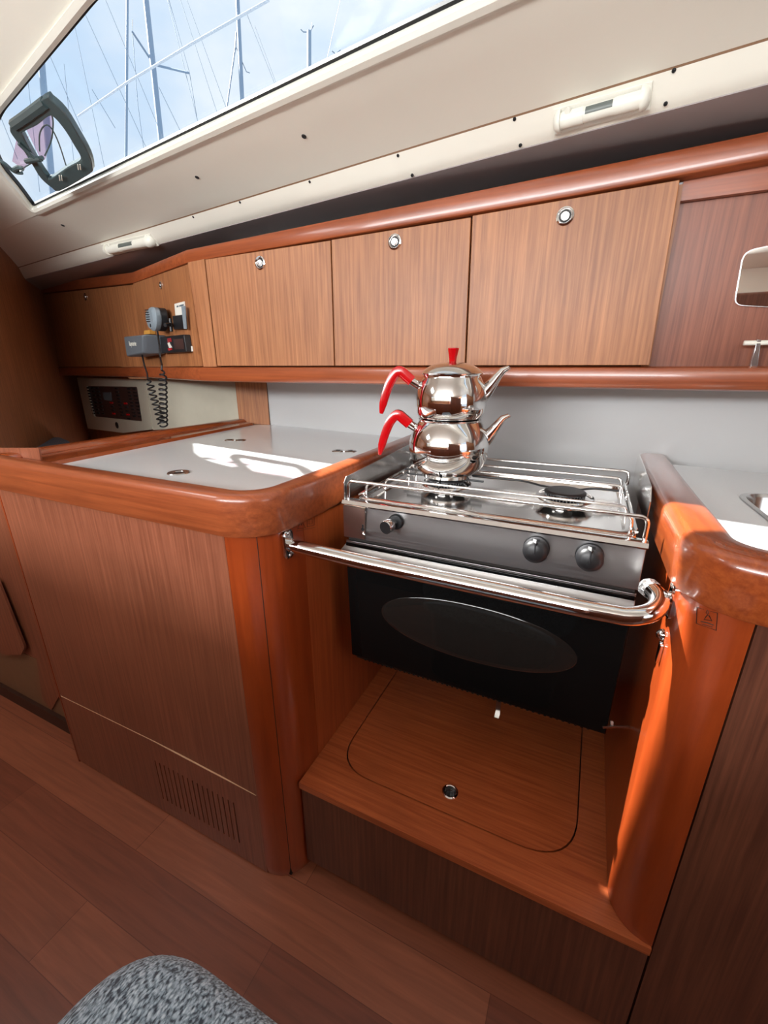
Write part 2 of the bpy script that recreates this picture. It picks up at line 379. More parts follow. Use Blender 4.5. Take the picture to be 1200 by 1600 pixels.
# raised lip, black gasket and pane
bm = B(); loft(bm, [[a+wn*-0.006 for a in offs(hole, 0.016)], [a+wn*-0.008 for a in offs(hole, 0.006)], [a+wn*-0.004 for a in offs(hole, -0.001)], [a+wn*0.016 for a in offs(hole, -0.001)], [a+wn*0.016 for a in offs(hole, 0.016)]], ring=True)
win = mesh('window_1', bm, WHITE, smooth=True, kind='structure')
bm = B(); loft(bm, [[a+wn*0.010 for a in offs(hole, 0.0)], [a+wn*0.010 for a in offs(hole, -0.006)], [a+wn*0.020 for a in offs(hole, -0.006)], [a+wn*0.020 for a in offs(hole, 0.0)]], ring=True)
mesh('gasket', bm, RUBBER, win)
bm = B(); slab(bm, [a+wn*0.018 for a in offs(hole, 0.004)], wn*0.004); mesh('pane', bm, PANE, win)
# liner below the window: upper slope, seam, lower strip, underside in shade-darkened cream
prof_sheet('trim_1', [(0.752, 1.598), (0.775, 1.590), (0.82, 1.577), (0.87, 1.562), (0.905, 1.549), (0.9195, 1.5435)], CREAM, U0, U1)
prof_sheet('trim_2', [(0.9210, 1.5415), (0.930, 1.531), (0.940, 1.520), (0.948, 1.512), (0.958, 1.507)], CREAM, U0, U1)
prof_sheet('trim_3', [(0.957, 1.5055), (0.975, 1.503), (1.08, 1.497), (1.22, 1.50), (1.24, 1.30)], CREAM_SHADED, U0, U1)
bm = B(); loft(bm, [[uv(u, .917, 1.5455), uv(u, .926, 1.5365), uv(u, .93, 1.545), uv(u, .921, 1.553)] for u in (U0, U1)]); mesh('trim_4', bm, BEIGE, kind='structure')
prof_sheet('ceiling', [(-1.65, 1.70), (-1.3, 1.79), (-0.6, 1.81), (0.25, 1.825), (0.36, 1.812), (0.39, 1.802), (0.415, 1.790)], CREAM, U0, U1)
ridge = [(0.395, 1.800), (0.405, 1.785), (0.418, 1.781), (0.424, 1.787)]
prof_sheet('trim_5', ridge, WHITE, U0, U1, th=0.008)
# opposite side of the saloon, seen only in reflections
bm = B(); box(bm, U0, 1.95, -1.77, -1.72, 0, 1.30); mesh('wall_opposite', bm, WV, kind='structure')
bm = B(); box(bm, U0, 1.95, -1.77, -1.70, 1.302, 1.40); box(bm, U0, 1.95, -1.77, -1.70, 1.62, 1.72); box(bm, 0.7, 1.95, -1.77, -1.70, 1.40, 1.62); box(bm, U0, -1.9, -1.77, -1.70, 1.40, 1.62)
mesh('trim_6', bm, CREAM, kind='structure')
bm = B(); box(bm, 1.90, 1.95, -1.7, -0.9, 0, 1.8); box(bm, 1.90, 1.95, 0.0, 1.7, 0, 1.8); box(bm, 1.90, 1.95, -0.9, 0.0, 0, 0.75)
mesh('wall_right', bm, WV, kind='structure')
# forward bulkhead, oblique
bd = V((-0.77, 0.64, 0)).normalized(); b0 = V((-2.24, 1.13, 0)); bn = V((bd.y, -bd.x, 0))
pa, pb = b0-bd*0.68, b0+bd*1.0
bm = B(); slab(bm, [pa, pb, pb+V((0, 0, 1.75)), pa+V((0, 0, 1.75))], -bn*0.02 if bn.dot(-b0) > 0 else bn*0.02); mesh('wall_forward', bm, WV, kind='structure')
bm = B(); box(bm, -3.25, -3.2, -1.7, 0.9, 0, 1.8); mesh('wall_left', bm, WV, kind='structure')
# grey wall panel behind the galley
bm = B(); slab(bm, [uv(-1.45, 1.19, 0.2), uv(1.9, 1.19, 0.2), uv(1.9, 1.19, 1.45), uv(-1.45, 1.19, 1.45)], HN*0.02); mesh('wall_back', bm, BACKW, kind='structure')
# screws of the liner
def screw(q, n, p, r):
    c = at(q, p, n); bm = B(); lathe(bm, [(0, 0.0005), (r*0.35, 0.0005), (r*0.45, 0.0018), (r*0.9, 0.0014), (r, -0.001)], c, 16, -V(n))
    return mesh('screw', bm, RUBBER, trimp[0], smooth=True)
def cprof(p0, p1): return uv(0, p0[0], p0[1]), (HN*(p1[1]-p0[1])-V((0, 0, 1))*(p1[0]-p0[0])).normalized()
trimp = [bpy.data.objects['trim_1']]
pp, pn = cprof((0.82, 1.577), (0.752, 1.598))
for q in ((308, 277), (475, 213)): screw(q, pn, pp, 0.0055)
screw((98, 352), pn, pp, 0.006)
trimp[0] = bpy.data.objects['trim_2']
pp, pn = cprof((0.948, 1.512), (0.921, 1.5415))
for q in ((484, 284), (375, 316), (302, 339), (804, 186), (622, 243), (813, 227), (1053, 110), (1040, 162), (644, 274)): screw(q, pn, pp, 0.0032)

# ================================================================== LEFT GALLEY CABINET (cool box) AND ITS WORKTOP
YF, XS = 0.496, -0.455
cab = thing('galley_cabinet', 'tall reddish wooden cabinet with rounded corner post and slotted vent near the floor', 'cabinet', (-0.85, 0.85, 0))
bm = B(); box(bm, -1.245, -0.5335, YF, YF+0.018, 0.2505, 0.850); mesh('front_panel', bm, WL, cab)
# lower panel with vent slots
slots = []
for i in range(17):
    x = -0.868+i*(0.296-0.068)/16*1.13
    slots.append([(x-0.0017, YF, 0.055), (x+0.0017, YF, 0.055), (x+0.0017, YF, 0.185), (x-0.0017, YF, 0.185)])
bm = B(); holed(bm, [(-1.245, YF, 0.006), (-0.5335, YF, 0.006), (-0.5335, YF, 0.2490), (-1.245, YF, 0.2490)], slots, (0, 0.010, 0)); lowp = mesh('vent_panel', bm, WL, cab)
lowp['label'] = 'lower panel with a row of narrow upright vent slots'
bm = B(); box(bm, -1.235, -0.48, YF+0.020, YF+0.026, 0.004, 0.85); mesh('inner_lining', bm, DARKGAP, cab)
bm = B(); tube(bm, [aty((95, 1087.5), YF-0.0006), aty((240, 1158), YF-0.0006)], 0.0007, 6)
tube(bm, [aty((240, 1158), YF-0.0006), aty((290, 1184), YF-0.0006), aty((345, 1213), YF-0.0006), aty((400, 1243), YF-0.0006)], 0.0014, 6, radii=[0.0008, 0.0022, 0.0018, 0.0006]); mesh('worn_panel_edge', bm, WORN, cab)['label'] = 'pale chipped joint between panels'
bm = B(); slab(bm, [(-1.2455, YF-0.001, 0.0), (-1.2405, YF-0.001, 0.0), (-1.2405, YF-0.001, 0.85), (-1.2455, YF-0.001, 0.85)], (0, 0.02, 0)); mesh('edge_strip', bm, TZ, cab)
pl = [(-0.533, YF), *arc(-0.533, YF+0.078, 0.078, -90, 0, 14), (XS, YF+0.118), (XS-0.02, YF+0.118), *arc(-0.533, YF+0.078, 0.058, 0, -90, 14)]
secs = []
for z, s in ((0.0, 0.94), (0.012, 0.975), (0.03, 1.0), (0.85, 1.0)):
    secs.append([(-0.533+(x+0.533)*s, YF+0.078+(y-YF-0.078)*s, z) for x, y in pl])
bm = B(); loft(bm, secs); mesh('corner_post', bm, TZ, cab, smooth=True)
bm = B(); box(bm, XS-0.018, XS, YF+0.119, 1.24, 0.0, 0.85); mesh('side_panel', bm, wood('veneer_niche_side', srgb(150, 66, 30), srgb(178, 88, 44), (120, 120, 4), rough=0.34, coat=0.35, coatr=0.12), cab)
bm = B(); box(bm, -1.244, -1.226, YF+0.02, 1.24, 0.0, 0.85); mesh('side_panel', bm, WL, cab)
# warning pictograms on the niche side
def loopline(bm, pts, r=0.0006, closed=True): tube(bm, pts, r, 5, ring=closed)
bm = B(); xx = XS+0.0002
f = lambda q: atx(q, xx)
loopline(bm, [f((465, 826)), f((477, 825)), f((471, 811))], 0.0007)
loopline(bm, [f((471, 816)), f((471, 821))], 0.0007, False)
loopline(bm, [f((480, 823)), f((491, 820.5)), f((491, 807)), f((480, 809))], 0.0005)
loopline(bm, [f((483, 819)), f((488, 818)), f((488, 811)), f((483, 812))], 0.0004)
loopline(bm, [f((463, 830)), f((493, 824))], 0.0003, False)
mesh('pictogram', bm, INK, cab)['label'] = 'small dark warning triangle and open book symbols'

wt = thing('worktop', 'pale grey laminate worktop with raised varnished wooden rim, left of the cooker', 'worktop', (-0.85, 0.85, 0.9))
bm = B(); slab(bm, [(-1.24, 0.50, 0.895), (-0.54, 0.50, 0.895), (-0.47, 0.57, 0.895), (-0.47, 1.255, 0.895), *[tuple(uv(u, 1.189, 0.895)) for u in (-0.62, -1.30)], (-1.25, 1.30, 0.895)], (0, 0, 0.010)); mesh('laminate_surface', bm, COUNTER, wt)
path = [(-1.27, YF-0.012), (-1.0, YF-0.012), (-0.8, YF-0.012), (-0.531, YF-0.012), *arc(-0.533, YF+0.078, 0.090, -88, -2, 14), (-0.443, 0.70), (-0.445, 0.95), (-0.452, 1.245)]
bm = B(); sweep(bm, path, fiddle_prof(0.852, 0.925, 0.042, 0.013)); rim = mesh('raised_rim', bm, TX, wt, smooth=True)
rim['label'] = 'glossy red mahogany rim rounded at the corner'
# left rim: outer board and a lower inner step
bm = B()
loft(bm, [[(xo, y, .852), (xo, y, .912), (xo+.010, y, .924), (xi-.010, y, .924), (xi, y, .916), (xi, y, .852)] for y, xo, xi in ((0.527, -1.285, -1.215), (1.335, -1.285, -1.230))]); mesh('raised_rim', bm, TY, wt, smooth=True)
bm = B()
loft(bm, [[(xo, y, .896), (xo, y, .915), (xi-.008, y, .913), (xi, y, .9055), (xi, y, .896)] for y, xo, xi in ((0.527, -1.215, -1.098), (1.32, -1.230, -1.185))]); mesh('rim_step', bm, TY, wt, smooth=True)
# flush fittings on the lid
def ring_fitting(name, c, r, parent):
    bm = B(); lathe(bm, [(r*0.45, 0.0004), (r*0.5, 0.0022), (r*0.95, 0.0022), (r, 0.0004), (r*0.45, 0.0002)], c, 32); o = mesh(name, bm, STEEL, parent, smooth=True)
    bm = B(); disc(bm, c, (0, 0, 1), r*0.46, 0.0008); mesh('finger_hole', bm, BLACK, o)
    return o
ring_fitting('lid_pull', atz((279, 739), 0.905), 0.023, wt)
for q in ((368, 688), (538, 705)):
    c = atz(q, 0.905); bm = B(); e = V((1, 0.35, 0)).normalized() if q[0] > 500 else V((1, 0.35, 0)).normalized()
    for s in (-1, 1): lathe(bm, [(0.0, 0.0025), (0.012, 0.0025), (0.016, 0.0015), (0.017, 0)], c+e*s*0.017, 24)
    box(bm, c.x-0.010, c.x+0.010, c.y-0.006, c.y+0.006, 0.905, 0.9072)
    o = mesh('lid_hinge', bm, STEEL, wt, smooth=True)
    for s in (-1, 1):
        bm = B(); disc(bm, c+e*s*0.017+V((0, 0, 0.0024)), (0, 0, 1), 0.006, 0.0006, 12); mesh('hinge_screw', bm, BLACK, o)
# wooden end board standing on the far left corner of the worktop
Lb, Rb = atz((376, 654), 0.925), uv(-1.305, 1.183, 0)
Lb = V((-1.262, 1.325, 0)); Rb = V((-1.133, 1.352, 0))
bm = B(); slab(bm, [(Lb.x, Lb.y, 0.905), (Rb.x, Rb.y, 0.905), (Rb.x, Rb.y, 1.088), (Lb.x, Lb.y, 1.088)], (-0.01, 0.025, 0)); tag(mesh('end_board', bm, WV), 'brown wooden end board standing between worktop corner and shelf', 'panel')

# ================================================================== LOCKER UNDER THE COOKER
XW = 0.137
st = thing('cooker_locker', 'low wooden locker with removable lid under the oven', 'cabinet', (-0.15, 0.8, 0))
YS = 0.543
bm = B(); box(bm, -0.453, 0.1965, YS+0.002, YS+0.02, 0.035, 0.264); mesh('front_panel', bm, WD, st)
bm = B(); box(bm, -0.453, 0.1965, YS+0.022, YS+0.03, 0.0, 0.26); mesh('toe_board', bm, DARKGAP, st)
lid = fillet([(-0.405, 0.61, .28), (0.085, 0.61, .28), (0.088, 1.00, .28), (-0.405, 1.00, .28)], [0.085, 0.10, 0.05, 0.05], 10)
gap = fillet([(-0.4075, 0.6075, .28), (0.0875, 0.6075, .28), (0.0905, 1.0025, .28), (-0.4075, 1.0025, .28)], [0.086, 0.101, 0.05, 0.05], 10)
bm = B(); holed(bm, [(-0.4545, YS-0.004, 0.28), (0.1965, YS-0.004, 0.28), (0.1965, 1.165, 0.28), (-0.4545, 1.25, 0.28)], [gap], (0, 0, -0.016)); mesh('top_board', bm, WH, st)
hc = V((-0.156, 0.656, 0.28))
bm = B(); holed(bm, lid, [[(hc.x+0.013*math.cos(2*PI*k/24), hc.y+0.013*math.sin(2*PI*k/24), .28) for k in range(24)]], (0, 0, -0.016)); ld = mesh('lid', bm, WH, st)
bm = B(); lathe(bm, [(0.0125, -0.010), (0.0125, 0.0015), (0.014, 0.0025), (0.0165, 0.0012), (0.0165, 0)], hc, 32); pull = mesh('finger_ring', bm, CHROME, ld, smooth=True)
bm = B(); disc(bm, hc-V((0, 0, 0.012)), (0, 0, 1), 0.013, 0.001); mesh('hole_bottom', bm, BLACK, pull)
bm = B(); box(bm, -0.45, 0.13, 0.56, 1.2, 0.255, 0.262); mesh('under_board', bm, DARKGAP, st)

# ================================================================== RIGHT GALLEY CABINET, POST, WORKTOP, SINK
rc = thing('galley_cabinet', 'dark wooden cabinet with rounded orange post right of the cooker', 'cabinet', (0.5, 0.85, 0))
nose = [(XW, 1.17), (XW, 0.62), *arc(0.197, 0.603, 0.060, 180, 270, 14), (0.197, YS+0.02), *arc(0.197, 0.603, 0.040, 270, 180, 14)[:-1], (XW+0.02, 0.62), (XW+0.02, 1.17)]
bm = B(); slab(bm, [(x, y, 0.281) for x, y in nose], (0, 0, 0.58)); mesh('corner_post', bm, TZ, rc, smooth=True)
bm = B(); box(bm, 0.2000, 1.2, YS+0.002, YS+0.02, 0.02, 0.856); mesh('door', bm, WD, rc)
bm = B(); box(bm, 0.19, 1.2, YS+0.022, YS+0.028, 0.0, 0.86); mesh('inner_lining', bm, DARKGAP, rc)
def onpost(q):
    # point on the vertical post surface under pixel q
    d = ray(*q); c = V((0.197, 0.603)); D = V((d.x, d.y)); O = V((0, 0))-c
    a = D.dot(D); b = 2*O.dot(D); cc = O.dot(O)-0.0605**2; t = (-b-math.sqrt(max(0, b*b-4*a*cc)))/(2*a)
    return CAM+d*t
bm = B()
loopline(bm, [onpost(q) for q in ((1089, 949), (1121, 958), (1119, 985), (1088, 974))], 0.0005)
loopline(bm, [onpost(q) for q in ((1105, 953), (1107, 957), (1105, 961), (1103, 957))], 0.0004)
loopline(bm, [onpost(q) for q in ((1104, 962), (1108, 962), (1112, 970), (1100, 968))], 0.0006)
loopline(bm, [onpost(q) for q in ((1095, 971), (1105, 973), (1115, 977))], 0.0006, False)
loopline(bm, [onpost(q) for q in ((1097, 975), (1113, 980))], 0.0004, False)
mesh('pictogram', bm, INK, rc)['label'] = 'small dark square gas safety symbol'

rw = thing('worktop', 'pale grey laminate worktop with sink right of the cooker', 'worktop', (0.6, 0.9, 0.9))
sink = fillet([(0.252, 0.955, .910), (0.70, 0.955, .910), (0.70, 0.665, .910), (0.243, 0.690, .910)], 0.055, 8)
sink = fillet([(0.252, 0.930, .910), (0.70, 0.930, .910), (0.70, 0.60, .910), (0.262, 0.60, .910)], [0.06, .06, .06, .06], 8)
bm = B(); holed(bm, [(0.20, 0.54, .910), (1.4, 0.54, .910), (1.4, tuple(uv(1.4, 1.189, 0))[1], .910), (0.15, tuple(uv(0.15, 1.186, 0))[1], .910), (0.15, 0.60, .910), (0.165, 0.565, .910)], [sink], (0, 0, -0.010)); mesh('laminate_surface', bm, COUNTER, rw)
path = [(0.118, 1.172), (0.118, 1.00), (0.119, 0.80), (0.122, 0.64), *[(x, y) for x, y in arc(0.212, 0.615, 0.090, 180, 270, 14)], (0.40, 0.523), (0.8, 0.520), (1.3, 0.518)]
bm = B(); sweep(bm, path, fiddle_prof(0.858, 0.928, 0.058, 0.016)); r2 = mesh('raised_rim', bm, TY, rw, smooth=True)
r2['label'] = 'glossy orange mahogany rim'
sk = thing('sink', 'round-cornered stainless steel sink set in the right worktop', 'sink', (0.48, 0.77, 0.75))
def scl(pts, s, z): c = sum((V(p) for p in pts), V((0, 0, 0)))/len(pts); return [(c.x+(p[0]-c.x)*s, c.y+(p[1]-c.y)*s, z) for p in pts]
bm = B(); loft(bm, [scl(sink, 1.02, 0.9112), scl(sink, 0.985, 0.9116), scl(sink, 0.965, 0.905), scl(sink, 0.93, 0.80), scl(sink, 0.86, 0.765), scl(sink, 0.5, 0.758)], caps=False)
vs = [v for v in bm.verts if abs(v.co.z-0.758) < 1e-4]; bm.faces.new(vs); mesh('basin', bm, STEEL, sk, smooth=True)

# ================================================================== HANDRAIL
hr = thing('handrail', 'polished steel grab rail curving across in front of the oven', 'handrail', (-0.455, 0.57, 0.815))
pth = [(XS+0.004, 0.570, 0.818), (XS+0.03, 0.570, 0.817), (-0.30, 0.570, 0.8135), (-0.10, 0.570, 0.8130), (0.03, 0.570, 0.8125), (0.075, 0.571, 0.813)]
pth += [(0.075+0.043*math.sin(a), 0.571+0.043*(1-math.cos(a)), 0.813+0.012*a/1.6) for a in [i*1.75/10 for i in range(1, 11)]]
pth += [(0.113, 0.634, 0.8265)]
bm = B(); tube(bm, pth, 0.0125, 20); mesh('tube', bm, CHROME, hr, smooth=True)
def flange(c, n):
    bm = B(); c = V(c); n = V(n); s = V((0, 1, 0)); u = V((0, 0, 1))
    ring = []
    for k in range(32):
        a = 2*PI*k/32; ca, sa = math.cos(a), math.sin(a); ring.append((ca*0.0135, sa*0.0135+(0.015 if sa > 0 else -0.015)))
    secs = [[c+s*x+u*z for x, z in ring], [c+n*0.003+s*x+u*z for x, z in ring], [c+n*0.005+s*x*.85+u*z*.92 for x, z in ring]]
    loft(bm, secs); o = mesh('wall_plate', bm, CHROME, hr, smooth=True)
    for sz in (-1, 1):
        bm = B(); lathe(bm, [(0, 0.0035), (0.003, 0.003), (0.0048, 0.001), (0.005, 0)], c+n*0.004+u*sz*0.021, 14, n); mesh('plate_screw', bm, STEEL, o, smooth=True)
flange((XS, 0.564, 0.822), (1, 0, 0)); flange((XW, 0.630, 0.822), (-1, 0, 0))
bm = B(); tube(bm, [(0.113, 0.620, 0.826), (0.126, 0.630, 0.824), (0.135, 0.632, 0.823)], 0.009, 14); mesh('bracket', bm, CHROME, hr, smooth=True)
bm = B(); bmesh.ops.create_icosphere(bm, subdivisions=3, radius=0.0135, matrix=Matrix.Translation((0.109, 0.640, 0.827)))
for v in bm.verts: v.co += V((random.uniform(-1, 1), random.uniform(-1, 1), random.uniform(-1, 1)))*0.0012
mesh('taped_end', bm, plain('silver_tape', (0.5, 0.5, 0.5, 1), 0.3, metal=0.9, noise=0.2, nscale=300, bump=0.8), hr)['label'] = 'crumpled silver tape on the tube end'
# two latches on the post
for q, nm in (((1036, 992), 'a'), ((1033, 1018), 'b')):
    c = atx(q, XW-0.001) ; bm = B()
    if nm == 'a': lathe(bm, [(0, 0.009), (0.004, 0.008), (0.0075, 0.004), (0.0085, 0)], c, 20, (-1, 0, 0))
    else: slab(bm, fillet([c+V((0, -0.006, 0.014)), c+V((0, 0.006, 0.014)), c+V((0, 0.004, -0.016)), c+V((0, -0.005, -0.018))], 0.003, 3), (-0.004, 0, 0))
    tag(mesh('latch', bm, CHROME, smooth=True), 'small round chrome catch on the post under the handrail' if nm == 'a' else 'small flat chrome latch plate below the round catch', 'latch')

# ================================================================== COOKER
ck = thing('cooker', 'black and steel gimballed gas cooker with oval oven window', 'cooker', (-0.15, 0.88, 0.50))
X0, X1, YC = -0.402, 0.101, 0.68
bm = B(); box(bm, X0+0.008, X1-0.008, YC+0.022, 1.06, 0.522, 0.868); mesh('oven_body', bm, OVENB, ck, bevel=0.006)
# oven door
bm = B(); slab(bm, [(X0, YC+0.016, 0.520), (X1, YC+0.016, 0.516), (X1, YC+0.004, 0.792), (X0, YC+0.004, 0.792)], (0, -0.008, 0)); door = mesh('oven_door', bm, GLASSB, ck, bevel=0.002)
ell = [aty((742+146*math.cos(2*PI*k/64), 990+66*math.sin(2*PI*k/64)+0.115*146*math.cos(2*PI*k/64)), YC+0.0015) for k in range(64)]
cxz = sum(ell, V((0, 0, 0)))/64; aw = max(abs(p.x-cxz.x) for p in ell); ah = 0.062
def doory(z): return YC+0.0085-(z-0.516)/(0.792-0.516)*0.0125
def ellip(s, dy): return [V((cxz.x+aw*s*math.copysign(abs(math.cos(2*PI*k/72))**0.92, math.cos(2*PI*k/72)), doory(cxz.z+ah*s*math.sin(2*PI*k/72))+dy, cxz.z+ah*s*math.sin(2*PI*k/72))) for k in range(72)]
bm = B(); loft(bm, [ellip(1.0, -0.0002), ellip(0.985, -0.0012), ellip(0.93, -0.0022), ellip(0.80, -0.0026)], caps=False); vs = bm.verts[-72:]; bm.faces.new(vs)
mesh('oven_window', bm, GLASSW, door, smooth=True)
# lip above the door: folded steel strip
bm = B(); loft(bm, [[(x, YC-0.001, .796), (x, YC-0.001, .790), (x-dx, YC-0.012, .772), (x-dx, YC-0.030, .760), (x-dx, YC-0.030, .757), (x-dx, YC-0.006, .766), (x, YC+0.004, .786), (x, YC+0.004, .796)] for x, dx in ((X0, 0.012), (X0+0.014, 0.0), (X1-0.006, 0.0), (X1, -0.0))]); mesh('door_lip', bm, BRUSH, ck, bevel=0.0008)
# control panel
bm = B(); slab(bm, [(X0-0.004, YC+0.002, .872), (X0-0.004, YC-0.002, .803), (X1+0.001, YC-0.002, .803), (X1+0.001, YC+0.002, .872)], (0, 0.018, 0)); cp = mesh('control_panel', bm, BRUSH, ck, bevel=0.001)
bm = B(); box(bm, X0-0.002, X0+0.044, YC-0.005, YC-0.001, .806, .868); pl_ = mesh('end_plate', bm, plain('coppery_steel', (0.50, 0.36, 0.31, 1), 0.28, metal=1, noise=0.04), cp)
c = aty((567, 827), YC-0.005); bm = B(); box(bm, c.x-0.0015, c.x+0.0015, c.y-0.0005, c.y, c.z-0.009, c.z+0.010); disc(bm, c, (0, -1, 0), 0.0035, 0.001, 12); mesh('keyhole', bm, BLACK, pl_)
bm = B(); tube(bm, [c+V((0, 0, -0.004)), c+V((0.006, -0.010, -0.006)), c+V((0.011, -0.012, -0.006))], 0.002, 8); mesh('latch_pin', bm, STEEL, pl_, smooth=True)
bm = B(); disc(bm, aty((571, 800), YC-0.005), (0, -1, 0), 0.002, 0.0008, 10); mesh('plate_screw', bm, STEEL, pl_)
bm = B(); box(bm, X0+0.002, X1-0.002, YC+0.006, YC+0.010, 0.790, 0.806); mesh('dark_slot', bm, DARKGAP, ck)
bm = B(); loft(bm, [[(x, YC-0.006, .873), (x, YC-0.002, .879), (x, YC+0.006, .880), (x, YC+0.02, .878), (x, YC+0.02, .870), (x, YC-0.004, .870)] for x in (X0-0.005, X1+0.002)]); mesh('front_edge', bm, CHROME, ck, smooth=True)
# knobs
def knob(q, r, black=True):
    c = aty(q, YC-0.001); ax = V((0.02, -1, 0.10)).normalized()
    k0 = V((c.x, c.y, c.z))
    if black:
        bm = B(); lathe(bm, [(0, 0.004), (r*1.02, 0.004), (r*1.05, 0.002), (r*1.05, 0)], k0, 40, ax); b_ = mesh('knob_collar', bm, BLACK, cp, smooth=True)
        bm = B(); lathe(bm, [(0, 0.030), (r*0.55, 0.0295), (r*0.85, 0.026), (r*0.98, 0.021), (r*1.0, 0.014), (r*1.0, 0.006), (r*0.8, 0.005), (0, 0.005)], k0, 40, ax); kn = mesh('knob', bm, BLACK, cp, smooth=True)
        bm = B(); u = V((0, 0.1, 1)).normalized(); s = ax.cross(u); a = k0+ax*0.028
        loft(bm, [[a+u*t+s*-wd-ax*0.004, a+u*t+ax*h, a+u*t+s*wd-ax*0.004] for t, wd, h in ((-r*0.55, 0.001, -0.0005), (0, 0.0035, 0.004), (r*0.8, 0.005, 0.003), (r*1.08, 0.005, -0.006))]); mesh('knob_pointer', bm, BLACK, kn, smooth=True)
    else:
        bm = B(); lathe(bm, [(0, 0.006), (0.0125, 0.006), (0.0145, 0.003), (0.0145, 0)], k0, 32, ax); mesh('knob_collar', bm, BLACK, cp, smooth=True)
        a2 = (ax+V((-0.22, 0, -0.16))).normalized()
        bm = B(); lathe(bm, [(0.005, 0.0), (0.005, 0.018), (0.0115, 0.019), (0.0125, 0.024), (0.0125, 0.032), (0.0118, 0.034)], k0, 32, a2); kn = mesh('knob', bm, CHROME, cp, smooth=True)
        bm = B(); lathe(bm, [(0, 0.0345), (0.0115, 0.0345), (0.0118, 0.033), (0, 0.033)], k0, 32, a2); mesh('knob_cap', bm, BLACK, kn, smooth=True)
knob((619, 815), 0.012, False); knob((838, 856), 0.0195); knob((921, 868), 0.0195)
# hob tray
ZH = 0.872
bm = B(); tray = fillet([(X0+0.012, YC+0.02, ZH), (X1-0.010, YC+0.02, ZH), (X1-0.010, 1.045, ZH), (X0+0.012, 1.045, ZH)], 0.02, 5)
inn = fillet([(X0+0.030, YC+0.040, ZH), (X1-0.028, YC+0.040, ZH), (X1-0.028, 1.025, ZH), (X0+0.030, 1.025, ZH)], 0.02, 5)
up = lambda L_, z: [(p[0], p[1], z) for p in L_]
loft(bm, [up(tray, 0.862), up(tray, 0.8775), up(scl(tray, 0.985, 0), 0.8795), up(scl(inn, 1.012, 0), 0.8785), up(inn, 0.8712), up(scl(inn, .9, 0), 0.8700)], caps=False)
vs = bm.verts[-len(inn):]; bm.faces.new(vs); hob = mesh('hob_top', bm, HOB, ck, smooth=True)
# side guards
def guard(x, pts, t, label):
    bm = B(); slab(bm, [(x, y, z) for y, z in pts], (t, 0, 0)); o = mesh('side_guard', bm, STEEL, ck, bevel=0.0005); o['label'] = label
guard(X0-0.004, [(YC+0.002, 0.876), (YC+0.002, 0.912), (YC+0.012, 0.922), (1.06, 0.935), (1.06, 0.876)], 0.0015, 'upright steel guard plate at the left of the hob')
bm = B(); slab(bm, [(X1+0.006, y, z) for y, z in ((0.775, 0.876), (0.775, 0.915), (0.80, 0.935), (1.05, 0.945), (1.07, 0.93), (1.07, 0.876))], (0.0015, 0, 0)); mesh('side_guard', bm, HOB, ck)['label'] = 'upright polished guard plate at the right of the hob'
# rods: front rail, pan rails, back rail
def railloop(y, z0, z1, xa, xb, r, name='pan_rail', back=0.0):
    p = fillet([(xa, y+back, z0), (xa, y, z1), (xb, y, z1), (xb, y+back, z0)], 0.012, 6, closed=False)
    bm = B(); tube(bm, p, r, 10); return mesh(name, bm, CHROME, ck, smooth=True)
railloop(YC+0.010, 0.879, 0.9145, X0+0.002, X1-0.003, 0.0032, 'front_rail')
railloop(YC+0.038, 0.874, 0.9060, X0+0.026, X1-0.020, 0.0026)
railloop(0.800, 0.874, 0.896, X0+0.030, X1-0.022, 0.0024)
railloop(0.935, 0.874, 0.899, X0+0.030, X1-0.022, 0.0026)
railloop(0.985, 0.874, 0.903, X0+0.030, X1-0.022, 0.0026)
railloop(1.040, 0.879, 0.9075, X0+0.004, X1-0.006, 0.0032, 'back_rail')
for x in (X0+0.014, X1-0.012):
    bm = B(); tube(bm, [(x, YC+0.03, 0.8835), (x, 1.03, 0.8835)], 0.0024, 8)
    for y in (YC+0.05, 0.80, 0.935, 1.0): tube(bm, [(x, y, .8835), (x, y, .875)], 0.003, 8)
    mesh('side_rod', bm, CHROME, ck, smooth=True)
KC = V((-0.262, 0.880, 0))
for bx in (-0.258, -0.022):
    c = V((bx, 0.865, 0.8700)); bm = B()
    lathe(bm, [(0.034, 0.0), (0.036, 0.003), (0.047, 0.009), (0.0525, 0.011), (0.0535, 0.0135), (0.052, 0.0155), (0.046, 0.0150), (0.040, 0.0175), (0.034, 0.0180)], c, 48); bu = mesh('burner', bm, CHROME, hob, smooth=True)
for bx in (-0.258, -0.022):
    c = V((bx, 0.865, 0.8700)); bm = B()
    lathe(bm, [(0, 0.0265), (0.033, 0.0265), (0.0375, 0.0245), (0.038, 0.022), (0.030, 0.0205), (0, 0.0205)], c, 40)
    for k in range(36):
        a = 2*PI*k/36; tube(bm, [c+V((0.0355*math.cos(a), 0.0355*math.sin(a), 0.016)), c+V((0.0365*math.cos(a), 0.0365*math.sin(a), 0.023))], 0.0013, 4)
    mesh('burner_cap', bm, BLACK, hob)
# wavy pan holder bar behind the right burner and a short one under the kettle
bm = B(); tube(bm, fillet([(X0+0.03, 0.905, 0.896), (-0.10, 0.905, 0.896), (-0.065, 0.915, 0.886), (0.0, 0.915, 0.886), (0.025, 0.905, 0.896), (X1-0.03, 0.905, 0.896)], 0.02, 5, closed=False), 0.0022, 8); mesh('pan_rail', bm, BLACK, ck, smooth=True)
bm = B(); tube(bm, [(-0.262, 0.80, 0.8945), (-0.262, 0.98, 0.8945)], 0.0022, 8); tube(bm, [(-0.35, 0.87, 0.8945), (-0.18, 0.87, 0.8945)], 0.0022, 8); mesh('trivet', bm, BLACK, ck, smooth=True)
